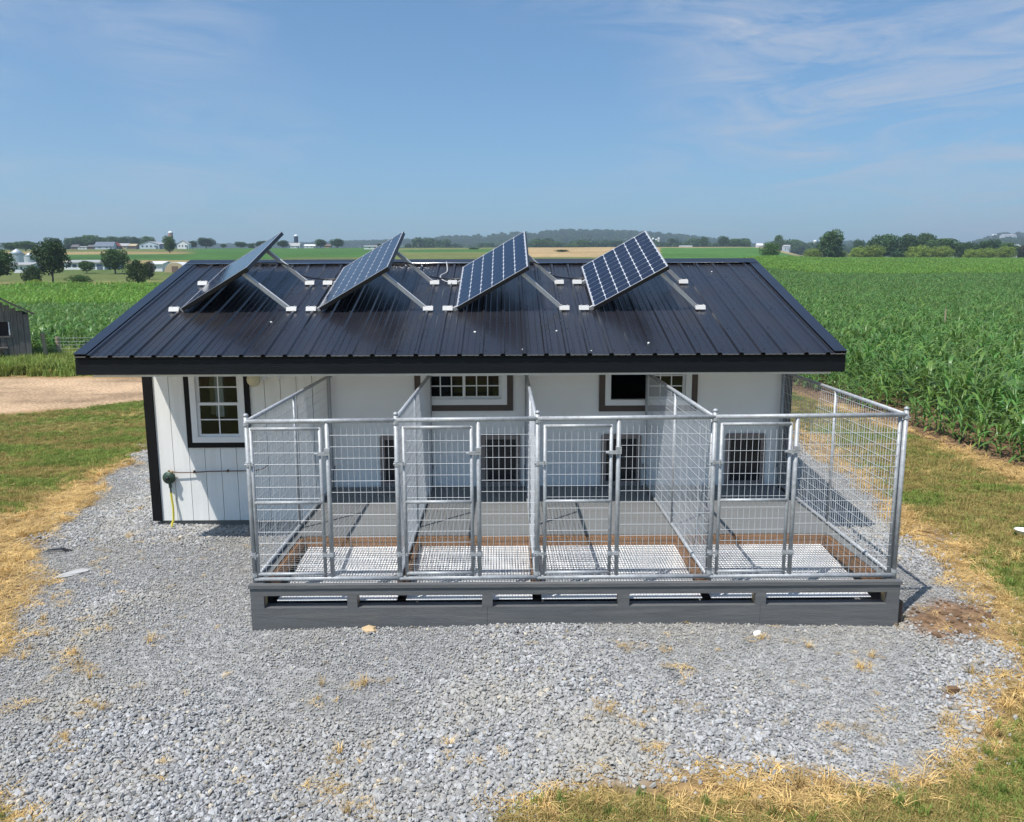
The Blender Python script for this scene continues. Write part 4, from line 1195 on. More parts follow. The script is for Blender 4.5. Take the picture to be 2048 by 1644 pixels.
# tall weeds by the old shed
N0 = 9000
x = rng.uniform(-26, -6, N0); y = rng.uniform(15.4, 22.2, N0)
k = in_view(x, y, 80) & (rng.random(N0) < sstep(15.2, 16.6, y + rng.normal(0, .3, N0)))
x, y = x[k], y[k]; n = len(x); sc = rng.uniform(1.6, 3.6, n)
scatter('weeds', np.stack([x, y, terrain(x, y)], -1), np.stack([x * 0, x * 0, rng.uniform(0, 6.28, n)], -1), np.stack([sc, sc, sc * .9], -1), np.where(rng.random(n) < .2, 1, 0) * 3 + np.where(rng.random(n) < .5, 0, 0), [gm[5], gm[0], gm[1], gm[3]],
        'tall green weeds between the dirt lane and the old shed', 'weeds')
sm = [blades(20 + s, 20, 0.14, 0.0022, 0.09, 1, True) for s in range(4)] + [blades(30, 26, 0.11, 0.0024, 0.03, 1.5)]
for me in sm: me.materials.append(M['straw'])
N0 = 120000
x = rng.uniform(-9, 9, N0); y = rng.uniform(-6.4, 9, N0)
g_, s_, r_, d_, p_ = zones(x, y)
cl_ = fbm(x * 2.2 + 70, y * 2.2 + 33)
dens = np.clip(s_ * (0.35 + 1.4 * sstep(0.36, 0.56, cl_)), 0, 1) + 0.13 * r_ * sstep(0.5, 0.66, cl_) + 0.01 * (d_ > 0.3)
k = (rng.random(N0) < dens) & in_view(x, y, 520) & ~((x > XL - 0.1) & (x < XR + 0.1) & (y > -0.1)) & ~((x > DX0) & (x < DX1) & (y > DY0))
x, y = x[k], y[k]; n = len(x); sc = rng.uniform(0.5, 1.1, n)
P1 = np.stack([x, y, terrain(x, y) + 0.004], -1); I1 = np.where(rng.random(n) < .05, 4, rng.integers(0, 4, n))
tf = [(-3.58, -3.0), (-3.54, -3.31), (-3.51, -3.76), (-3.88, -3.67), (-3.28, -3.97), (-4.04, -3.71), (-4.01, -3.15), (-2.97, -4.49), (-2.95, -4.8), (-1.03, -4.27), (-2.13, -5.38), (-1.09, -5.44),
      (-0.92, -5.14), (-1.3, -4.41), (-0.3, -5.2), (0.91, -3.75), (1.32, -3.83), (2.03, -3.6), (2.4, -3.7), (2.7, -4.1), (1.41, -4.08), (1.12, -4.71), (0.57, -4.67), (0.68, -4.64), (0.95, -4.74), (1.03, -5.01),
      (-1.04, -5.54), (-3.48, -4.45), (-3.0, -3.16), (2.6, -4.5), (2.9, -3.9), (3.0, -4.8), (2.2, -4.9), (-4.5, -0.6), (-5.0, 0.6), (-5.4, 2.0), (-4.2, -2.6), (4.3, -0.4), (4.5, 0.6), (4.1, -1.6)]
tx_, ty_, ts_, ti_ = [], [], [], []
for (a, b) in tf:
    m_ = rng.integers(2, 6)
    sp_ = rng.uniform(0.03, 0.12)
    tx_ += list(a + rng.normal(0, sp_ * 1.4, m_)); ty_ += list(b + rng.normal(0, sp_, m_)); ts_ += list(rng.uniform(.3, .8, m_)); ti_ += list(np.where(rng.random(m_) < .3, 4, rng.integers(0, 4, m_)))
m_ = 420                                                    # stray stalks blown over the gravel
sx = rng.uniform(-5, 4.4, m_); sy = rng.uniform(-5.6, -0.4, m_)
kk = ~((sx > DX0) & (sx < DX1) & (sy > DY0)); kk &= rng.random(m_) < (0.25 + 0.75 * (np.abs(sx + 0.4) > 2.4))
tx_ += list(sx[kk]); ty_ += list(sy[kk]); ts_ += list(rng.uniform(.25, .5, kk.sum())); ti_ += list(rng.integers(0, 4, kk.sum()))
tx_, ty_ = np.array(tx_), np.array(ty_)
P2 = np.stack([tx_, ty_, terrain(tx_, ty_) + 0.018], -1)
PT = np.concatenate([P1, P2]); SC = np.concatenate([sc, np.array(ts_)]); ID = np.concatenate([I1, np.array(ti_)]); n = len(PT)
scatter('straw_litter', PT, np.stack([rng.normal(0, .15, n), rng.normal(0, .15, n), rng.uniform(0, 6.28, n)], -1), np.stack([SC, SC, SC], -1), ID, sm,
        'dry straw mulch along the gravel edge and in tufts on it', 'straw')

# ------------------------------------------------------------------ corn
def leaf_strip(g_, base, d, L, w, rise, droop):
    """arched corn leaf as one strip; returns verts, faces"""
    sv = np.array([-d[1], d[0], 0.0]); vs = []; n = 5
    for j in range(n + 1):
        t = j / n
        p = base + d * L * (0.12 * t + 0.75 * t ** 1.3) + np.array([0, 0, L * (rise * t - droop * t ** 2.2)])
        ww = w * (0.55 + 1.2 * t - 1.75 * t * t) if j < n else 0.002
        tw = 0.25 * math.sin(3 * t + base[2] * 9)
        s2 = sv * math.cos(tw) + np.array([0, 0, math.sin(tw)])
        vs += [p - s2 * ww, p + s2 * ww]
    return vs, [(2 * j, 2 * j + 1, 2 * j + 3, 2 * j + 2) for j in range(n)]
def corn_parts(seed):
    g_ = np.random.default_rng(seed)
    H = 0.62; lv = []
    a0 = g_.uniform(0, 6.28)
    nl = 8
    for i in range(nl):
        a = a0 + math.pi * (i % 2) + g_.normal(0, 0.45)
        z = 0.10 + (H - 0.08) * i / (nl - 1)
        L = (0.40 + 0.30 * math.sin(math.pi * (i + 1) / (nl + 1))) * g_.uniform(0.85, 1.15)
        up = 0.55 + 0.75 * (i / nl)
        lv.append(leaf_strip(g_, np.array([0, 0, z]), np.array([math.cos(a), math.sin(a), 0]), L * 1.05, 0.040 * g_.uniform(.85, 1.2), up, 0.75 * g_.uniform(.8, 1.25)))
    for i in range(3):
        a = g_.uniform(0, 6.28)
        lv.append(leaf_strip(g_, np.array([0, 0, H - 0.02]), np.array([math.cos(a), math.sin(a), 0]) * 0.35, 0.42 * g_.uniform(.85, 1.1), 0.030, 1.05, 0.25))
    stalk = MB().tube((0, 0, -0.03), (0, 0, H), 0.012, 5, True, 0.006)
    return stalk, lv
def corn_mesh(seed, mt):
    s, lv = corn_parts(seed)
    for v, f in lv: s.add(v, f)
    me = s.mesh('corn_%d_%s' % (seed, mt.name)); me.materials.append(mt)
    me.polygons.foreach_set('use_smooth', [True] * len(me.polygons))
    return me
CM = [corn_mesh(100 + s, M['corn']) for s in range(5)]
CML = [corn_mesh(200 + s, M['cornl']) for s in range(3)]
def corn_points(xa, xb, ya, yb, step=0.19, row=0.74):
    xs = np.arange(xa, xb, row); ysx = np.arange(ya, yb, step)
    X, Yq = np.meshgrid(xs, ysx); X = X.ravel(); Yq = Yq.ravel()
    return X + rng.normal(0, .035, len(X)), Yq + rng.uniform(-.07, .07, len(X))
allx, ally = [], []
for (xa, xb, ya, yb) in ((CORN_X, 26, 1.0, 26), (CORN_X, 60, 26, 70), (15, 115, 70, 160), (30, 225, 160, 300), (-34, CORN_X - 0.3, 23.2, 50), (-66, CORN_X - 0.3, 50, 101)):
    X, Yq = corn_points(xa, xb, ya, yb)
    D = Yq - CAM[1]
    px = 1024 + FPX * X / D
    k = in_view(X, Yq, 420) & ((px > 1440) | (px < 430) | (D < 150)) & ~((px > 1000) & (px < 1660) & (D > 190 + (px - 1440) * 0.5)) & (rng.random(len(X)) < np.minimum(1, 62 / D))
    allx.append(X[k]); ally.append(Yq[k])
cx_ = np.concatenate(allx); cy_ = np.concatenate(ally)
D = cy_ - CAM[1]
edge = np.where(cx_ > 0, cx_ - CORN_X, cy_ - 23.2)
gap = fbm(cx_ * 0.8 + 4, cy_ * 0.8)
k = (edge > 1.0) | (rng.random(len(cx_)) < 0.45 + 0.5 * (gap > 0.48))
cx_, cy_, D, edge = cx_[k], cy_[k], D[k], edge[k]
n = len(cx_)
hs = (0.80 + 0.32 * sstep(0, 1.8, edge)) * rng.uniform(0.82, 1.14, n) * 1.0 * (0.95 + 0.12 * (fbm(cx_ / 9, cy_ / 9) - .5))
ws = hs * np.clip((D / 62) ** 0.5, 1, 1.9)
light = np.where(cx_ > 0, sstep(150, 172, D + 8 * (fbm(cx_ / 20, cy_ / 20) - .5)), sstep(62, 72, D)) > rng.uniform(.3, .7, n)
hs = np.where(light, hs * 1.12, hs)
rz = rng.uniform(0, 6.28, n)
# the 300 nearest plants in the frame become single plants
pxx = 1024 + FPX * cx_ / D
order = np.argsort(np.where((pxx > 1560) & (pxx < 2060) & (cx_ > 0), D, 1e9))
sel = order[:300]
first = sel[:56]
rest = np.ones(n, bool); rest[sel] = False
scatter('corn_field', np.stack([cx_, cy_, terrain(cx_, cy_)], -1)[rest], np.stack([rng.normal(0, .06, n), rng.normal(0, .06, n), rz], -1)[rest],
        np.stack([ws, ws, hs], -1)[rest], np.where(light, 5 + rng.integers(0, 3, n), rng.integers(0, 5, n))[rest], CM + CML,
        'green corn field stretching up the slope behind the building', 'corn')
LEAF = []
for s in range(4):
    st_, lv = corn_parts(300 + s)
    sm_ = st_.mesh('corn_stalk_%d' % s); sm_.materials.append(M['stalk'])
    lm = []
    for q, (v, f) in enumerate(lv):
        me = MB().add(v, f).mesh('corn_leaf_%d_%d' % (s, q), True); me.materials.append(M['corn']); lm.append(me)
    LEAF.append((sm_, lm))
for q, i in enumerate(sel):
    loc = (cx_[i], cy_[i], tz(cx_[i], cy_[i]))
    if i in first:
        r = empty('corn_plant', loc, rz[i]); r.scale = (hs[i], hs[i], hs[i])
        sm_, lm = LEAF[q % 4]
        obj('stalk', sm_, None, r)
        for me in lm: obj('leaf', me, None, r)
    else:
        r = obj('corn_plant', CM[q % 5], None, None, loc, (0, 0, rz[i])); r.scale = (hs[i], hs[i], hs[i])
    near = 'young corn plant in the ragged front rows beside the right lawn' if q < 56 else 'green corn plant a few rows in from the right lawn edge'
    tag(r, near, 'corn plant', 'front corn plants' if q < 56 else 'corn plants behind the front rows')

# ------------------------------------------------------------------ old shed, fence posts, wire
shed = empty('old_shed', (-17.35, 19.55, tz(-17.35, 19.55)), math.radians(34))
tag(shed, 'weathered grey board shed at the left edge', 'shed')
so = np.array(shed.location)
X1 = -17.35; YF_ = 19.55; W_S = 7.2; D_S = 3.2; HE = 1.84; HR = 3.95
def spart(mb, name, mt, parent=None):
    o = mb.build(name, mt, parent or shed)
    if parent is None: o.location = Vector((-so[0], -so[1], 0))
    return o
bw_ = 0.19
k = 0
xx = X1
win = (-18.35, -17.95, 1.05, 1.55)
def roofh(x):
    t = (X1 - x) / W_S
    return HE + (HR - HE) * (t * 2 if t < .5 else (1 - t) * 2)
while xx > X1 - W_S + 0.01:
    a, b = xx - bw_ + 0.012, xx
    top = min(roofh(a), roofh(b)) - 0.03
    yj = YF_ + random.uniform(-0.008, 0.008)
    if b > win[0] and a < win[1]:
        spart(MB().box((a, yj, 0.02), (b, yj + 0.025, win[2])), 'board', M['oldwood'])
        spart(MB().box((a, yj, win[3]), (b, yj + 0.025, top)), 'board', M['oldwood'])
    else:
        spart(MB().box((a, yj, 0.02 + random.uniform(0, .05)), (b, yj + 0.025, top)), 'board', M['oldwood'])
    xx -= bw_
spart(MB().box((X1 - W_S, YF_ + D_S, 0), (X1, YF_ + D_S + 0.03, HE)).box((X1 - 0.03, YF_ + 0.03, 0), (X1 - 0.001, YF_ + D_S, HE)).box((X1 - W_S, YF_ + 0.03, 0), (X1 - W_S + 0.03, YF_ + D_S, HE)), 'wall', M['oldwood'])
spart(MB().box((X1 - W_S, YF_ + 0.1, 0.0), (X1 - .1, YF_ + 0.12, HE)), 'inner_wall', M['interior'])
XM = X1 - W_S / 2
for sg in (1, -1):
    e = XM + sg * (W_S / 2 + 0.18); zl = HE - 0.07
    P = [(XM, YF_ - 0.2, HR), (e, YF_ - 0.2, zl), (e, YF_ + D_S + 0.2, zl), (XM, YF_ + D_S + 0.2, HR)]
    spart(MB().prism(P if sg < 0 else P[::-1], (0, 0, 0.07)), 'roof', M['oldroof'])
wf = spart(MB().box((win[0] - .06, YF_ - .03, win[2] - .06), (win[1] + .06, YF_ + .02, win[2])).box((win[0] - .06, YF_ - .031, win[2]), (win[0], YF_ + .02, win[3] + .05)).box((win[1], YF_ - .031, win[2]), (win[1] + .06, YF_ + .02, win[3] + .05)), 'window', M['oldwood'])
MB().box((win[1] - .06, YF_ - .04, win[2] + .02), (win[1] - 0.02, YF_ - .034, win[3])).build('sash', M['bwhite'], wf)
spart(MB().box((X1 - 2.2, YF_ - 0.35, 0.60), (X1 - 0.75, YF_ - 0.03, 0.66)), 'shelf', M['oldwood'])
spart(MB().box((X1 - 0.85, YF_ - 0.30, 0.0), (X1 - 0.78, YF_ - 0.23, 0.60)), 'shelf_leg', M['oldwood'])
fp = [(-17.05, 19.9, 1.12, 'tilted wooden fence post against the shed corner', 0.06), (-16.84, 20.4, 0.92, 'wooden fence post standing clear in front of the corn', 0.02)]
for (x, y, h, lb, tl) in fp:
    mb = MB().tube((0, 0, -0.2), (0.0, 0, h), 0.085, 9, True, 0.075)
    o = mb.build('fence_post', M['postwood'], loc=(x, y, tz(x, y)), rot=(0, -tl, 0)); tag(o, lb, 'fence post', 'fence posts by the old shed')
mb = MB()
for zz in np.arange(0.1, 0.95, 0.13):
    for (a, b) in zip(np.linspace(-17.0, -10, 15)[:-1], np.linspace(-17.0, -10, 15)[1:]):
        mb.tube((a, 20.3 + 0.1 * (a + 17) / 7, tz(a, 20.3) + zz), (b, 20.3 + 0.1 * (b + 17) / 7, tz(b, 20.3) + zz), 0.004, 3, False)
for a in np.arange(-17, -10, 0.3):
    mb.tube((a, 20.3, tz(a, 20.3) + 0.08), (a, 20.3, tz(a, 20.3) + 0.93), 0.003, 3, False)
tag(mb.build('wire_fence', M['wire']), 'thin woven wire fence in front of the left corn', 'fence')
pst = MB().tube((0, 0, -0.2), (0, 0, 1.45), 0.045, 8, True, 0.04).build('field_stake', M['postwood'], loc=(*at(1890, 640, 40)[0][:2], tz(at(1890, 640, 40)[0][0], at(1890, 640, 40)[0][1])))
tag(pst, 'pale stake rising out of the right corn field', 'stake')

# ------------------------------------------------------------------ trees
def tree_meshes(seed, kind, leaf_mt, nleaf=4200, lsz=0.032):
    """unit tree (height 1, trunk base at 0); returns trunk mesh, crown mesh"""
    g_ = np.random.default_rng(seed)
    tr = MB()
    spec = {'broad': (0.16, 0.46, 0.62, 0.33), 'round': (0.12, 0.42, 0.58, 0.36), 'tall': (0.10, 0.30, 0.56, 0.42), 'bush': (0.0, 0.55, 0.46, 0.46)}[kind]
    tb, rad, cz, rz_ = spec
    tr.tube((0, 0, -0.05), (0.01, 0, tb + 0.12), 0.028, 7, True, 0.02).tube((0.01, 0, tb + 0.12), (0, 0.01, 0.78), 0.02, 6, True, 0.006)
    cents = []
    nb_ = 20 if kind != 'bush' else 18
    for i in range(nb_):
        a = i * 2.4 + g_.normal(0, .3); t = (i + 0.5) / nb_
        zc = cz + rz_ * (1 - 2 * t) * 0.82
        rr = rad * math.sqrt(max(0.05, 1 - ((zc - cz) / rz_) ** 2)) * g_.uniform(0.45, 0.80)
        c = np.array([rr * math.cos(a), rr * math.sin(a), zc])
        cents.append((c, g_.uniform(0.13, 0.21) * (1.25 if kind == 'bush' else 1.0)))
        b = np.array([0, 0, min(max(tb, zc - 0.2), 0.7)])
        tr.tube(b, b + (c - b) * 0.85, 0.010, 5, False, 0.003)
    cents.append((np.array([0, 0, cz + rz_ * 0.72]), 0.14)); cents.append((np.array([0, 0, cz]), rad * 0.55))
    V = []; F = []
    per = nleaf // len(cents)
    for c, r in cents:
        m_ = per
        d = g_.normal(0, 1, (m_, 3)); d /= np.linalg.norm(d, axis=1)[:, None]
        rr = r * (0.55 + 0.5 * g_.random(m_) ** 0.6)
        p = c + d * rr[:, None] * np.array([1.1, 1.1, 0.85])
        nrm = d + g_.normal(0, .7, (m_, 3)); nrm /= np.linalg.norm(nrm, axis=1)[:, None]
        t1 = np.cross(nrm, g_.normal(0, 1, (m_, 3))); t1 /= np.linalg.norm(t1, axis=1)[:, None]
        t2 = np.cross(nrm, t1)
        s = lsz * g_.uniform(.6, 1.3, m_)[:, None]
        k0 = len(V)
        q = np.stack([p - t1 * s, p - t2 * s * .6, p + t1 * s, p + t2 * s * .6], 1).reshape(-1, 3)
        V += [tuple(v) for v in q]
        F += [(k0 + 4 * j, k0 + 4 * j + 1, k0 + 4 * j + 2, k0 + 4 * j + 3) for j in range(m_)]
    cr = MB(); cr.v = V; cr.f = [tuple(f) for f in F]
    tm = tr.mesh('trunk_%d' % seed); tm.materials.append(M['bark'])
    cm = cr.mesh('crown_%d' % seed); cm.materials.append(leaf_mt)
    return tm, cm
TP = {'broad': [tree_meshes(400 + i, 'broad', M['leafd'], 5200, 0.030) for i in range(2)], 'round': [tree_meshes(410 + i, 'round', M['leafd']) for i in range(2)],
      'tall': [tree_meshes(420 + i, 'tall', M['leafm']) for i in range(2)], 'bush': [tree_meshes(430 + i, 'bush', M['leafm']) for i in range(2)],
      'bushd': [tree_meshes(440, 'bush', M['leafd'])], 'light': [tree_meshes(450 + i, 'bush', M['leafl']) for i in range(2)], 'grey': [tree_meshes(460, 'tall', M['leafg'])],
      'mid': [tree_meshes(470 + i, 'round', M['leafm']) for i in range(2)]}
tcount = 0
def tree(px, top, base, w, kind, label, Y=None, group='trees in the distance', name=None):
    """px centre, photo rows of top and base, crown width in px; Y = depth if the base is hidden"""
    global tcount
    p_, Y = at(px, base, Y)
    ztop = CAM[2] + ray(px, top)[2] * Y
    h = max(ztop - p_.z, 1.0)
    wid = w * Y / FPX
    tm, cm = TP[kind][tcount % len(TP[kind])]
    crown_r = {'broad': 0.50, 'round': 0.46, 'tall': 0.38, 'bush': 0.55, 'bushd': 0.55, 'light': 0.55, 'grey': 0.40, 'mid': 0.46}[kind]
    sx_ = wid / (2 * crown_r)
    r = empty(name or ('shrub' if kind in ('bush', 'bushd', 'light') else 'tree'), tuple(p_), random.uniform(0, 6.28))
    r.scale = (sx_, sx_, h / 1.03)
    tcount += 1
    obj('trunk', tm, None, r); obj('crown', cm, None, r)
    return tag(r, label, 'shrub' if kind in ('bush', 'bushd', 'light') else 'tree', group)
GL = 'trees on the left pasture'
tree(-20, 489, 577, 100, 'broad', 'very dark tree cut off by the left edge above the shed', 118, GL)
tree(107, 478, 574, 68, 'broad', 'large dark tree left of the white poultry house', 122, GL)
tree(68, 527, 573, 38, 'bushd', 'dark bush tucked against the left of the large tree', 120, GL)
tree(108, 474, 508, 36, 'round', 'round tree crown peeping over the large dark tree', 420, GL)
tree(52, 481, 506, 42, 'mid', 'mid green tree behind the grain bins', 400, GL)
tree(22, 484, 505, 30, 'mid', 'smaller tree behind the grain bins at the left', 410, GL)
tree(73, 565, 578, 18, 'light', 'small pale shrub at the foot of the large dark tree', 117, GL)
tree(161, 548, 578, 46, 'bush', 'spreading low bush at the edge of the left corn', 119, GL)
tree(174, 520, 547, 30, 'mid', 'small pasture tree before the white poultry house', None, GL)
tree(231, 495, 548, 54, 'mid', 'open crowned pasture tree at the right end of the poultry house', None, GL)
tree(275, 516, 567, 46, 'bushd', 'dense dark bush left of the hoop greenhouse', None, GL)
tree(300, 522, 566, 24, 'grey', 'greyish half bare tree beside the dense dark bush', 133, GL)
tree(372, 538, 552, 20, 'grey', 'low grey shrub at the hoop greenhouse end', 160, GL)
GH = 'trees on the left hilltop'
for (px, top, w, kd, lb, Y) in [(145, 474, 30, 'round', 'leftmost round tree of the hilltop farm', 560), (163, 472, 28, 'round', 'dark tree behind the white trailer on the hilltop', 560), (182, 468, 34, 'mid', 'tallest tree behind the slate barn', 560),
        (136, 488, 16, 'bushd', 'low dark shrub left of the hilltop farm', 560), (206, 473, 26, 'mid', 'tree behind the slate barn roof', 640), (226, 471, 30, 'mid', 'tree behind the red brown house', 640), (250, 472, 30, 'round', 'tree behind the tan farm building', 640),
        (272, 473, 28, 'round', 'tree left of the pale blue barn gable', 640), (296, 471, 30, 'mid', 'tree behind the pale blue barn', 640)]:
    tree(px, top, 498, w, kd, lb, Y, GH)
tree(340, 472, 506, 25, 'tall', 'upright tree standing before the brick silo', None, GH)
for (px, top, base, w, kd, lb) in [(386, 481, 500, 20, 'round', 'small dark tree right of the white gabled house'), (413, 475, 500, 36, 'round', 'broad dark tree on the crest right of the white gabled house'), (447, 487, 498, 12, 'mid', 'tiny round tree alone on the crest'),
        (482, 483, 498, 26, 'round', 'round tree on the crest left of the first panel'), (503, 486, 498, 16, 'bushd', 'low bush between two crest trees'), (524, 481, 498, 30, 'round', 'round crest tree just left of the first panel'),
        (566, 480, 498, 26, 'round', 'tree left of the dark silo'), (641, 478, 498, 24, 'round', 'first of two round trees right of the dark silo'), (675, 477, 499, 30, 'round', 'second broader round tree right of the dark silo'), (760, 487, 500, 15, 'round', 'small round tree beside the white shed')]:
    tree(px, top, base, w, kd, lb, 590, GH)
GC = 'trees beyond the roof'
for (px, top, base, w, kd, lb, Y) in [(948, 497, 509, 23, 'bush', 'round green bush in the field behind the third panel', 420), (1085, 478, 507, 40, 'mid', 'tall tree just right of the third panel top', 840), (1112, 482, 507, 36, 'mid', 'tree second right of the third panel top', 860),
        (1140, 487, 507, 30, 'bush', 'lower tree in the clump between the right panels', 850), (1163, 480, 508, 30, 'tall', 'pointed tree in the clump between the right panels', 830), (1180, 492, 508, 22, 'bush', 'bush at the right end of that clump', 820),
        (1124, 508, 516, 28, 'bush', 'low hedge bush at the edge of the wheat field', 330), (1408, 474, 499, 18, 'tall', 'slim tree on the far crest right of the greenhouse', 760), (1446, 471, 498, 26, 'round', 'rounded dark tree on the far crest', 760),
        (1470, 476, 498, 34, 'mid', 'broad tree on the far crest', 770), (1490, 480, 498, 22, 'mid', 'last tree of the far crest row', 770), (1540, 482, 516, 38, 'bush', 'sparse olive bush above the right roof corner', 255), (1556, 469, 497, 20, 'tall', 'tall dark tree behind the olive bush', 700),
        (1590, 477, 497, 32, 'mid', 'pale distant tree clump right of the olive bush', 900), (1614, 484, 497, 20, 'bush', 'small distant bush by the white farm tower', 900)]:
    tree(px, top, base, w, kd, lb, Y, GC)
GR = 'trees along the right corn edge'
for (px, top, base, w, kd, lb, Y) in [(1660, 461, 518, 50, 'tall', 'tall dark tree standing alone above the right corn', 318), (1717, 477, 505, 24, 'round', 'small rounded tree behind the light bushes', 520), (1768, 467, 518, 62, 'round', 'big dark tree at the left of the right hand wood', 352),
        (1816, 466, 518, 54, 'round', 'second big dark tree of the right hand wood', 356), (1850, 463, 512, 44, 'mid', 'tallest tree of the right hand wood', 380), (1886, 474, 516, 62, 'mid', 'broad mid green tree of the right hand wood', 362),
        (1930, 481, 518, 46, 'bushd', 'dark bushy tree between two light bushes', 350), (1975, 478, 516, 50, 'round', 'dark tree below the distant farmhouse', 360), (2014, 483, 518, 42, 'mid', 'mid green tree near the right edge', 346), (2048, 490, 518, 34, 'grey', 'greyish tree cut by the right edge', 352),
        (1740, 494, 519, 34, 'bushd', 'dark undergrowth below the first big tree', 345), (1800, 500, 519, 50, 'bushd', 'dark undergrowth in the middle of the wood', 343), (2078, 480, 518, 60, 'mid', 'tree just outside the right edge of the wood', 350)]:
    tree(px, top, base, w, kd, lb, Y, GR)
GB = 'light green bushes along the right corn edge'
for (px, top, base, w, lb) in [(1628, 500, 520, 42, 'light green bush left of the tall lone tree'), (1674, 503, 520, 38, 'light green bush right under the tall lone tree'), (1714, 496, 520, 36, 'left light green bush of the middle pair'), (1746, 493, 520, 44, 'right light green bush of the middle pair'),
        (1836, 493, 520, 46, 'largest light green bush before the right wood'), (1880, 495, 520, 52, 'wide light green bush right of the largest one'), (1942, 501, 520, 34, 'low light green bush before the dark bushy tree'), (1972, 499, 520, 40, 'light green bush before the far right trees'), (2010, 495, 520, 36, 'yellow green bush nearest the right edge')]:
    tree(px, top - 4, base, w, 'light', lb, 322, GB)

# far woods on the hills: one mass
fm = []
for s in range(3):
    t_, c_ = tree_meshes(500 + s, 'round', M['leafd'], 420, 0.085); fm.append(c_)
pts = []
N0 = 16000
Yq = np.exp(rng.uniform(math.log(1250), math.log(3100), N0)); u = rng.uniform(-0.72, 0.74, N0)
x = u * Yq; y = CAM[1] + Yq
cover = fbm(x / 260 + 11, y / 260 + 4)
k = (cover > 0.46) & (rng.random(N0) < 0.9)
x, y = x[k], y[k]
# woods fringe nearer, behind the crest
Yq = rng.uniform(900, 1150, 900); u = rng.uniform(-0.12, 0.55, 900)
c2_ = fbm(u * 22 + 3, Yq / 90)
k = (c2_ > 0.50)
x = np.concatenate([x, (u * Yq)[k]]); y = np.concatenate([y, (CAM[1] + Yq)[k]])
n = len(x); h = rng.uniform(11, 19, n)
scatter('far_woods', np.stack([x, y, terrain(x, y) - 2.0], -1), np.stack([x * 0, x * 0, rng.uniform(0, 6.28, n)], -1), np.stack([h * .95, h * .95, h], -1), rng.integers(0, 3, n), fm,
        'wooded hills along the horizon', 'woods')

# ------------------------------------------------------------------ far farms
def barn(px, base, w, wall_top, ridge_top, label, walls='bwhite', roof='brgrey', Y=None, gable_front=False, depth=None, wins=3, door=True, name='barn', cat='barn', side='bdark'):
    p_, Y = at(px, base, Y)
    m_ = Y / FPX
    W_ = w * m_; hw = CAM[2] + ray(px, wall_top)[2] * Y - p_.z; hr = CAM[2] + ray(px, ridge_top)[2] * Y - p_.z
    hw = max(hw, 1.5); hr = max(hr, hw + 0.4)
    Dp = depth or max(5.0, W_ * 0.5)
    r = empty(name, tuple(p_))
    mb = MB()
    if gable_front:
        mb.prism([(-W_ / 2, 0, -2), (W_ / 2, 0, -2), (W_ / 2, 0, hw), (0, 0, hr), (-W_ / 2, 0, hw)], (0, Dp, 0))
        mb.build('wall', M[walls], r)
        rf = MB()
        for sg in (-1, 1):
            P = [(0, -0.3, hr + 0.02), (sg * (W_ / 2 + 0.3), -0.3, hw - 0.1), (sg * (W_ / 2 + 0.3), Dp + 0.3, hw - 0.1), (0, Dp + 0.3, hr + 0.02)]
            rf.prism(P if sg < 0 else P[::-1], (0, 0, 0.15))
        rf.build('roof', M[roof], r)
    else:
        mb.box((-W_ / 2, 0, -2), (W_ / 2, Dp, hw))
        mb.prism([(-W_ / 2, 0, hw), (-W_ / 2, Dp, hw), (-W_ / 2, Dp / 2, hr)], (W_, 0, 0))
        mb.build('wall', M[walls], r)
        rf = MB()
        for (ya, yb) in ((-0.35, Dp / 2), (Dp + 0.35, Dp / 2)):
            P = [(-W_ / 2 - .3, ya, hw - 0.05), (W_ / 2 + .3, ya, hw - 0.05), (W_ / 2 + .3, yb, hr + .05), (-W_ / 2 - .3, yb, hr + .05)]
            rf.prism(P if ya < 0 else P[::-1], (0, 0, 0.18))
        rf.build('roof', M[roof], r)
    ww = min(1.2, W_ * 0.10)
    for i in range(wins):
        xc = -W_ / 2 + W_ * (i + 0.7) / (wins + 0.6)
        MB().box((xc - ww / 2, -0.06, hw * 0.40), (xc + ww / 2, -0.01, hw * 0.78)).build('window', M['bglass'], r)
    if door:
        MB().box((W_ * 0.32, -0.07, 0), (W_ * 0.32 + min(2.5, W_ * 0.14), -0.01, hw * 0.72)).build('door', M[side], r)
    return tag(r, label, cat)
def silo(px, base, w, top, label, mt, cap, Y=None, name='silo', cone=False, cat='silo'):
    p_, Y = at(px, base, Y)
    R_ = w * Y / FPX / 2; H = CAM[2] + ray(px, top)[2] * Y - p_.z
    r = empty(name, tuple(p_))
    hc = R_ * (0.75 if cone else 0.95)
    mb = MB().lathe((0, 0, -2), [(R_, 0), (R_, H - hc + 2)], 22); mb.build('body', M[mt], r, False)
    rg_ = MB()
    for zz in np.linspace(0.15, 0.95, 7): rg_.lathe((0, 0, (H - hc) * zz), [(R_ * 1.012, 0), (R_ * 1.012, H * 0.012)], 22)
    rg_.build('hoops', M[mt], r)
    pr = [(R_ * 1.03, 0), (R_ * 0.06, hc)] if cone else [(R_ * math.cos(t) * 1.02 + 0.01, hc * math.sin(t)) for t in np.linspace(0, 1.5, 7)]
    MB().lathe((0, 0, H - hc), pr, 22).build('cap', M[cap], r, True)
    return tag(r, label, cat)
silo(37, 541, 31, 497.5, 'larger steel grain bin left of the big dark tree', 'steelbin', 'steelbin', 185, 'grain_bin', True, 'grain bin')
silo(62, 541, 20, 505, 'smaller steel grain bin left of the big dark tree', 'steelbin', 'steelbin', 180, 'grain_bin', True, 'grain bin')
barn(46, 548, 34, 541, 537, 'small pale shed below the grain bins', 'bwhite', 'brgrey', 165, wins=1)
barn(169, 539.5, 78, 528.5, 521, 'long white poultry house on the left pasture', 'bwhite', 'brgrey', None, depth=9, wins=6)
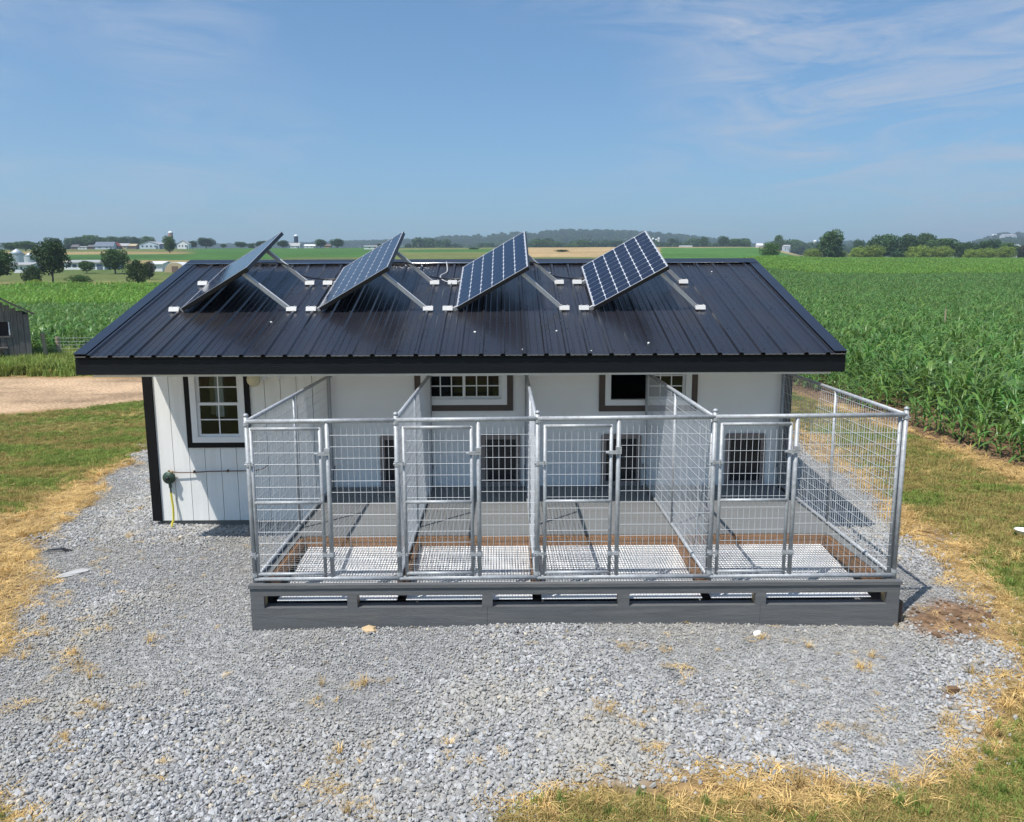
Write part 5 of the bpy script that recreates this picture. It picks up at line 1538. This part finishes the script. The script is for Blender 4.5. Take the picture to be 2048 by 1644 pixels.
barn(313, 543, 24, 534, 530.5, 'low white outbuilding beside the hoop greenhouse', 'bwhite', 'bwhite', None, wins=1, door=False)
# hoop greenhouse
p_, Y = at(351, 545); m_ = Y / FPX
r = empty('hoop_greenhouse', tuple(p_)); W_ = 58 * m_ / 2; H = 20 * m_
arc = [(W_ * math.cos(t) * 0.75, 0, H * math.sin(t)) for t in np.linspace(0, math.pi, 13)]
MB().prism(arc, (W_ * 1.1, W_ * 2.2, 0)).build('cover', M['bwhite'], r)
MB().prism([(a * .96, -0.2, c * .95) for a, b, c in arc], (0, 0.15, 0)).build('end_wall', M['btan'], r)
MB().box((-W_ * .2, -0.3, 0), (W_ * .2, -0.21, H * .6)).build('door', M['bbrown'], r)
tag(r, 'white hoop greenhouse with brown end wall by the roof edge', 'greenhouse')
for a in [(149, 498, 13, 494, 489.5, 'small brown house at the left end of the hilltop farm', 'bbrown', 'brdark'), (165, 500, 18, 495, 493, 'white trailer between brown houses on the hilltop', 'bwhite', 'brgrey'), (182, 498, 13, 494, 490, 'brown cottage left of the slate barn', 'bbrown', 'brdark')]:
    barn(*a, Y=545, wins=2, door=False, name='house', cat='house')
barn(208, 499, 36, 493, 484, 'slate roofed barn on the left hilltop', 'bblue', 'bdark', 545, wins=2)
barn(230, 498, 12, 492, 485, 'narrow red brown house beside the slate barn', 'bbrown', 'bred', 550, True, wins=2, name='house', cat='house')
barn(247, 497, 19, 492, 487, 'tan farm building on the left hilltop', 'btan', 'brgrey', 555, wins=2)
barn(264, 497, 16, 492, 488, 'brown farm building beside the tan one', 'bbrown', 'btan', 555, wins=2)
barn(299, 497, 38, 489, 482.5, 'pale blue barn with broad gable on the hilltop', 'bblue', 'brgrey', 550, True, depth=16, wins=4)
barn(323, 497, 12, 488, 486, 'dark lean-to beside the pale blue barn', 'bdark', 'brgrey', 552, wins=1, door=False)
silo(343, 499, 9, 462, 'brick silo with white dome behind the upright tree', 'brick', 'bwhite', 575)
barn(366, 498, 22, 488, 481, 'white gabled house right of the brick silo', 'bwhite', 'brgrey', 560, True, wins=3, name='house', cat='house')
silo(593, 498, 8, 469, 'dark blue silo with white dome behind the first strut', 'silod', 'bwhite', 600)
barn(587, 499, 24, 493, 486, 'grey roofed barn at the foot of the dark silo', 'bwhite', 'brgrey', 590, wins=3)
barn(620, 499, 22, 494, 489, 'white farmhouse right of the dark silo', 'bwhite', 'bwhite', 590, wins=2, name='house', cat='house')
barn(655, 499, 12, 493, 489, 'little brown roofed house between two round trees', 'btan', 'bbrown', 600, wins=1, name='house', cat='house')
barn(741, 503, 25, 495, 491.5, 'white shed with red door left of the second panel', 'bwhite', 'brgrey', 470, wins=1, side='bred')
silo(1206, 497, 5, 484, 'left one of two pale silos seen between the right panels', 'silow', 'bwhite', 1250)
silo(1211.5, 497, 5, 482, 'right one of two pale silos seen between the right panels', 'silow', 'bwhite', 1250)
barn(1221, 498, 9, 496, 494, 'tiny white barn beside the two pale silos', 'bwhite', 'bwhite', 1240, wins=1)
for k, (px, w, tp) in enumerate(((1306, 5, 475.5), (1312, 4, 478), (1317, 5, 475))):
    silo(px, 492, w, tp, ['left', 'middle short', 'right'][k] + ' one of three white domed silos by the rightmost panel', 'silow', 'bwhite', 1150)
barn(1372, 500, 24, 497.5, 495, 'long white greenhouse on the far crest', 'bwhite', 'bwhite', 770, wins=0, door=False)
barn(1521, 496, 14, 491, 487, 'white house behind the olive bush', 'bwhite', 'bwhite', 860, wins=2, name='house', cat='house')
barn(1533, 497, 7, 493, 490, 'tiny white outbuilding behind the olive bush', 'bwhite', 'brgrey', 850, True, wins=1)
barn(1574, 497, 13, 493, 490, 'grey roofed barn right of the olive bush', 'bblue', 'brgrey', 850, wins=2)
silo(1629, 498, 7, 480, 'pale farm tower left of the lone tall tree', 'silow', 'bwhite', 930, cat='tower', name='farm_tower')
barn(1622, 498, 12, 493, 489, 'white barn at the foot of the pale tower', 'bwhite', 'brgrey', 925, wins=1)
barn(1989, 474, 9, 471, 468.5, 'left white farmhouse on the far right hill', 'bwhite', 'bwhite', 2250, wins=2, name='house', cat='house')
barn(2020, 474, 26, 471, 468, 'long white farm building on the far right hill', 'bwhite', 'brgrey', 2250, wins=3)
barn(2033, 497, 16, 493, 490, 'white roofed shed behind the rightmost trees', 'bwhite', 'bwhite', 420, wins=1)

# ------------------------------------------------------------------ air
def haze():
    mb = MB().box((-7000, -60, -30), (7000, 7500, 260))
    m = bpy.data.materials.new('haze_air')
    N, L = nodes_of(m)
    for n_ in list(N):
        if n_.type != 'OUTPUT_MATERIAL': N.remove(n_)
    v = N.new('ShaderNodeVolumePrincipled')
    v.inputs['Color'].default_value = (0.70, 0.86, 1.0, 1)
    v.inputs['Density'].default_value = 0.00028
    v.inputs['Anisotropy'].default_value = 0.2
    L.new(v.outputs[0], N['Material Output'].inputs['Volume'])
    o = mb.build('haze', m)
    return tag(o, kind='stuff')
HAZE = True
if HAZE:
    haze()
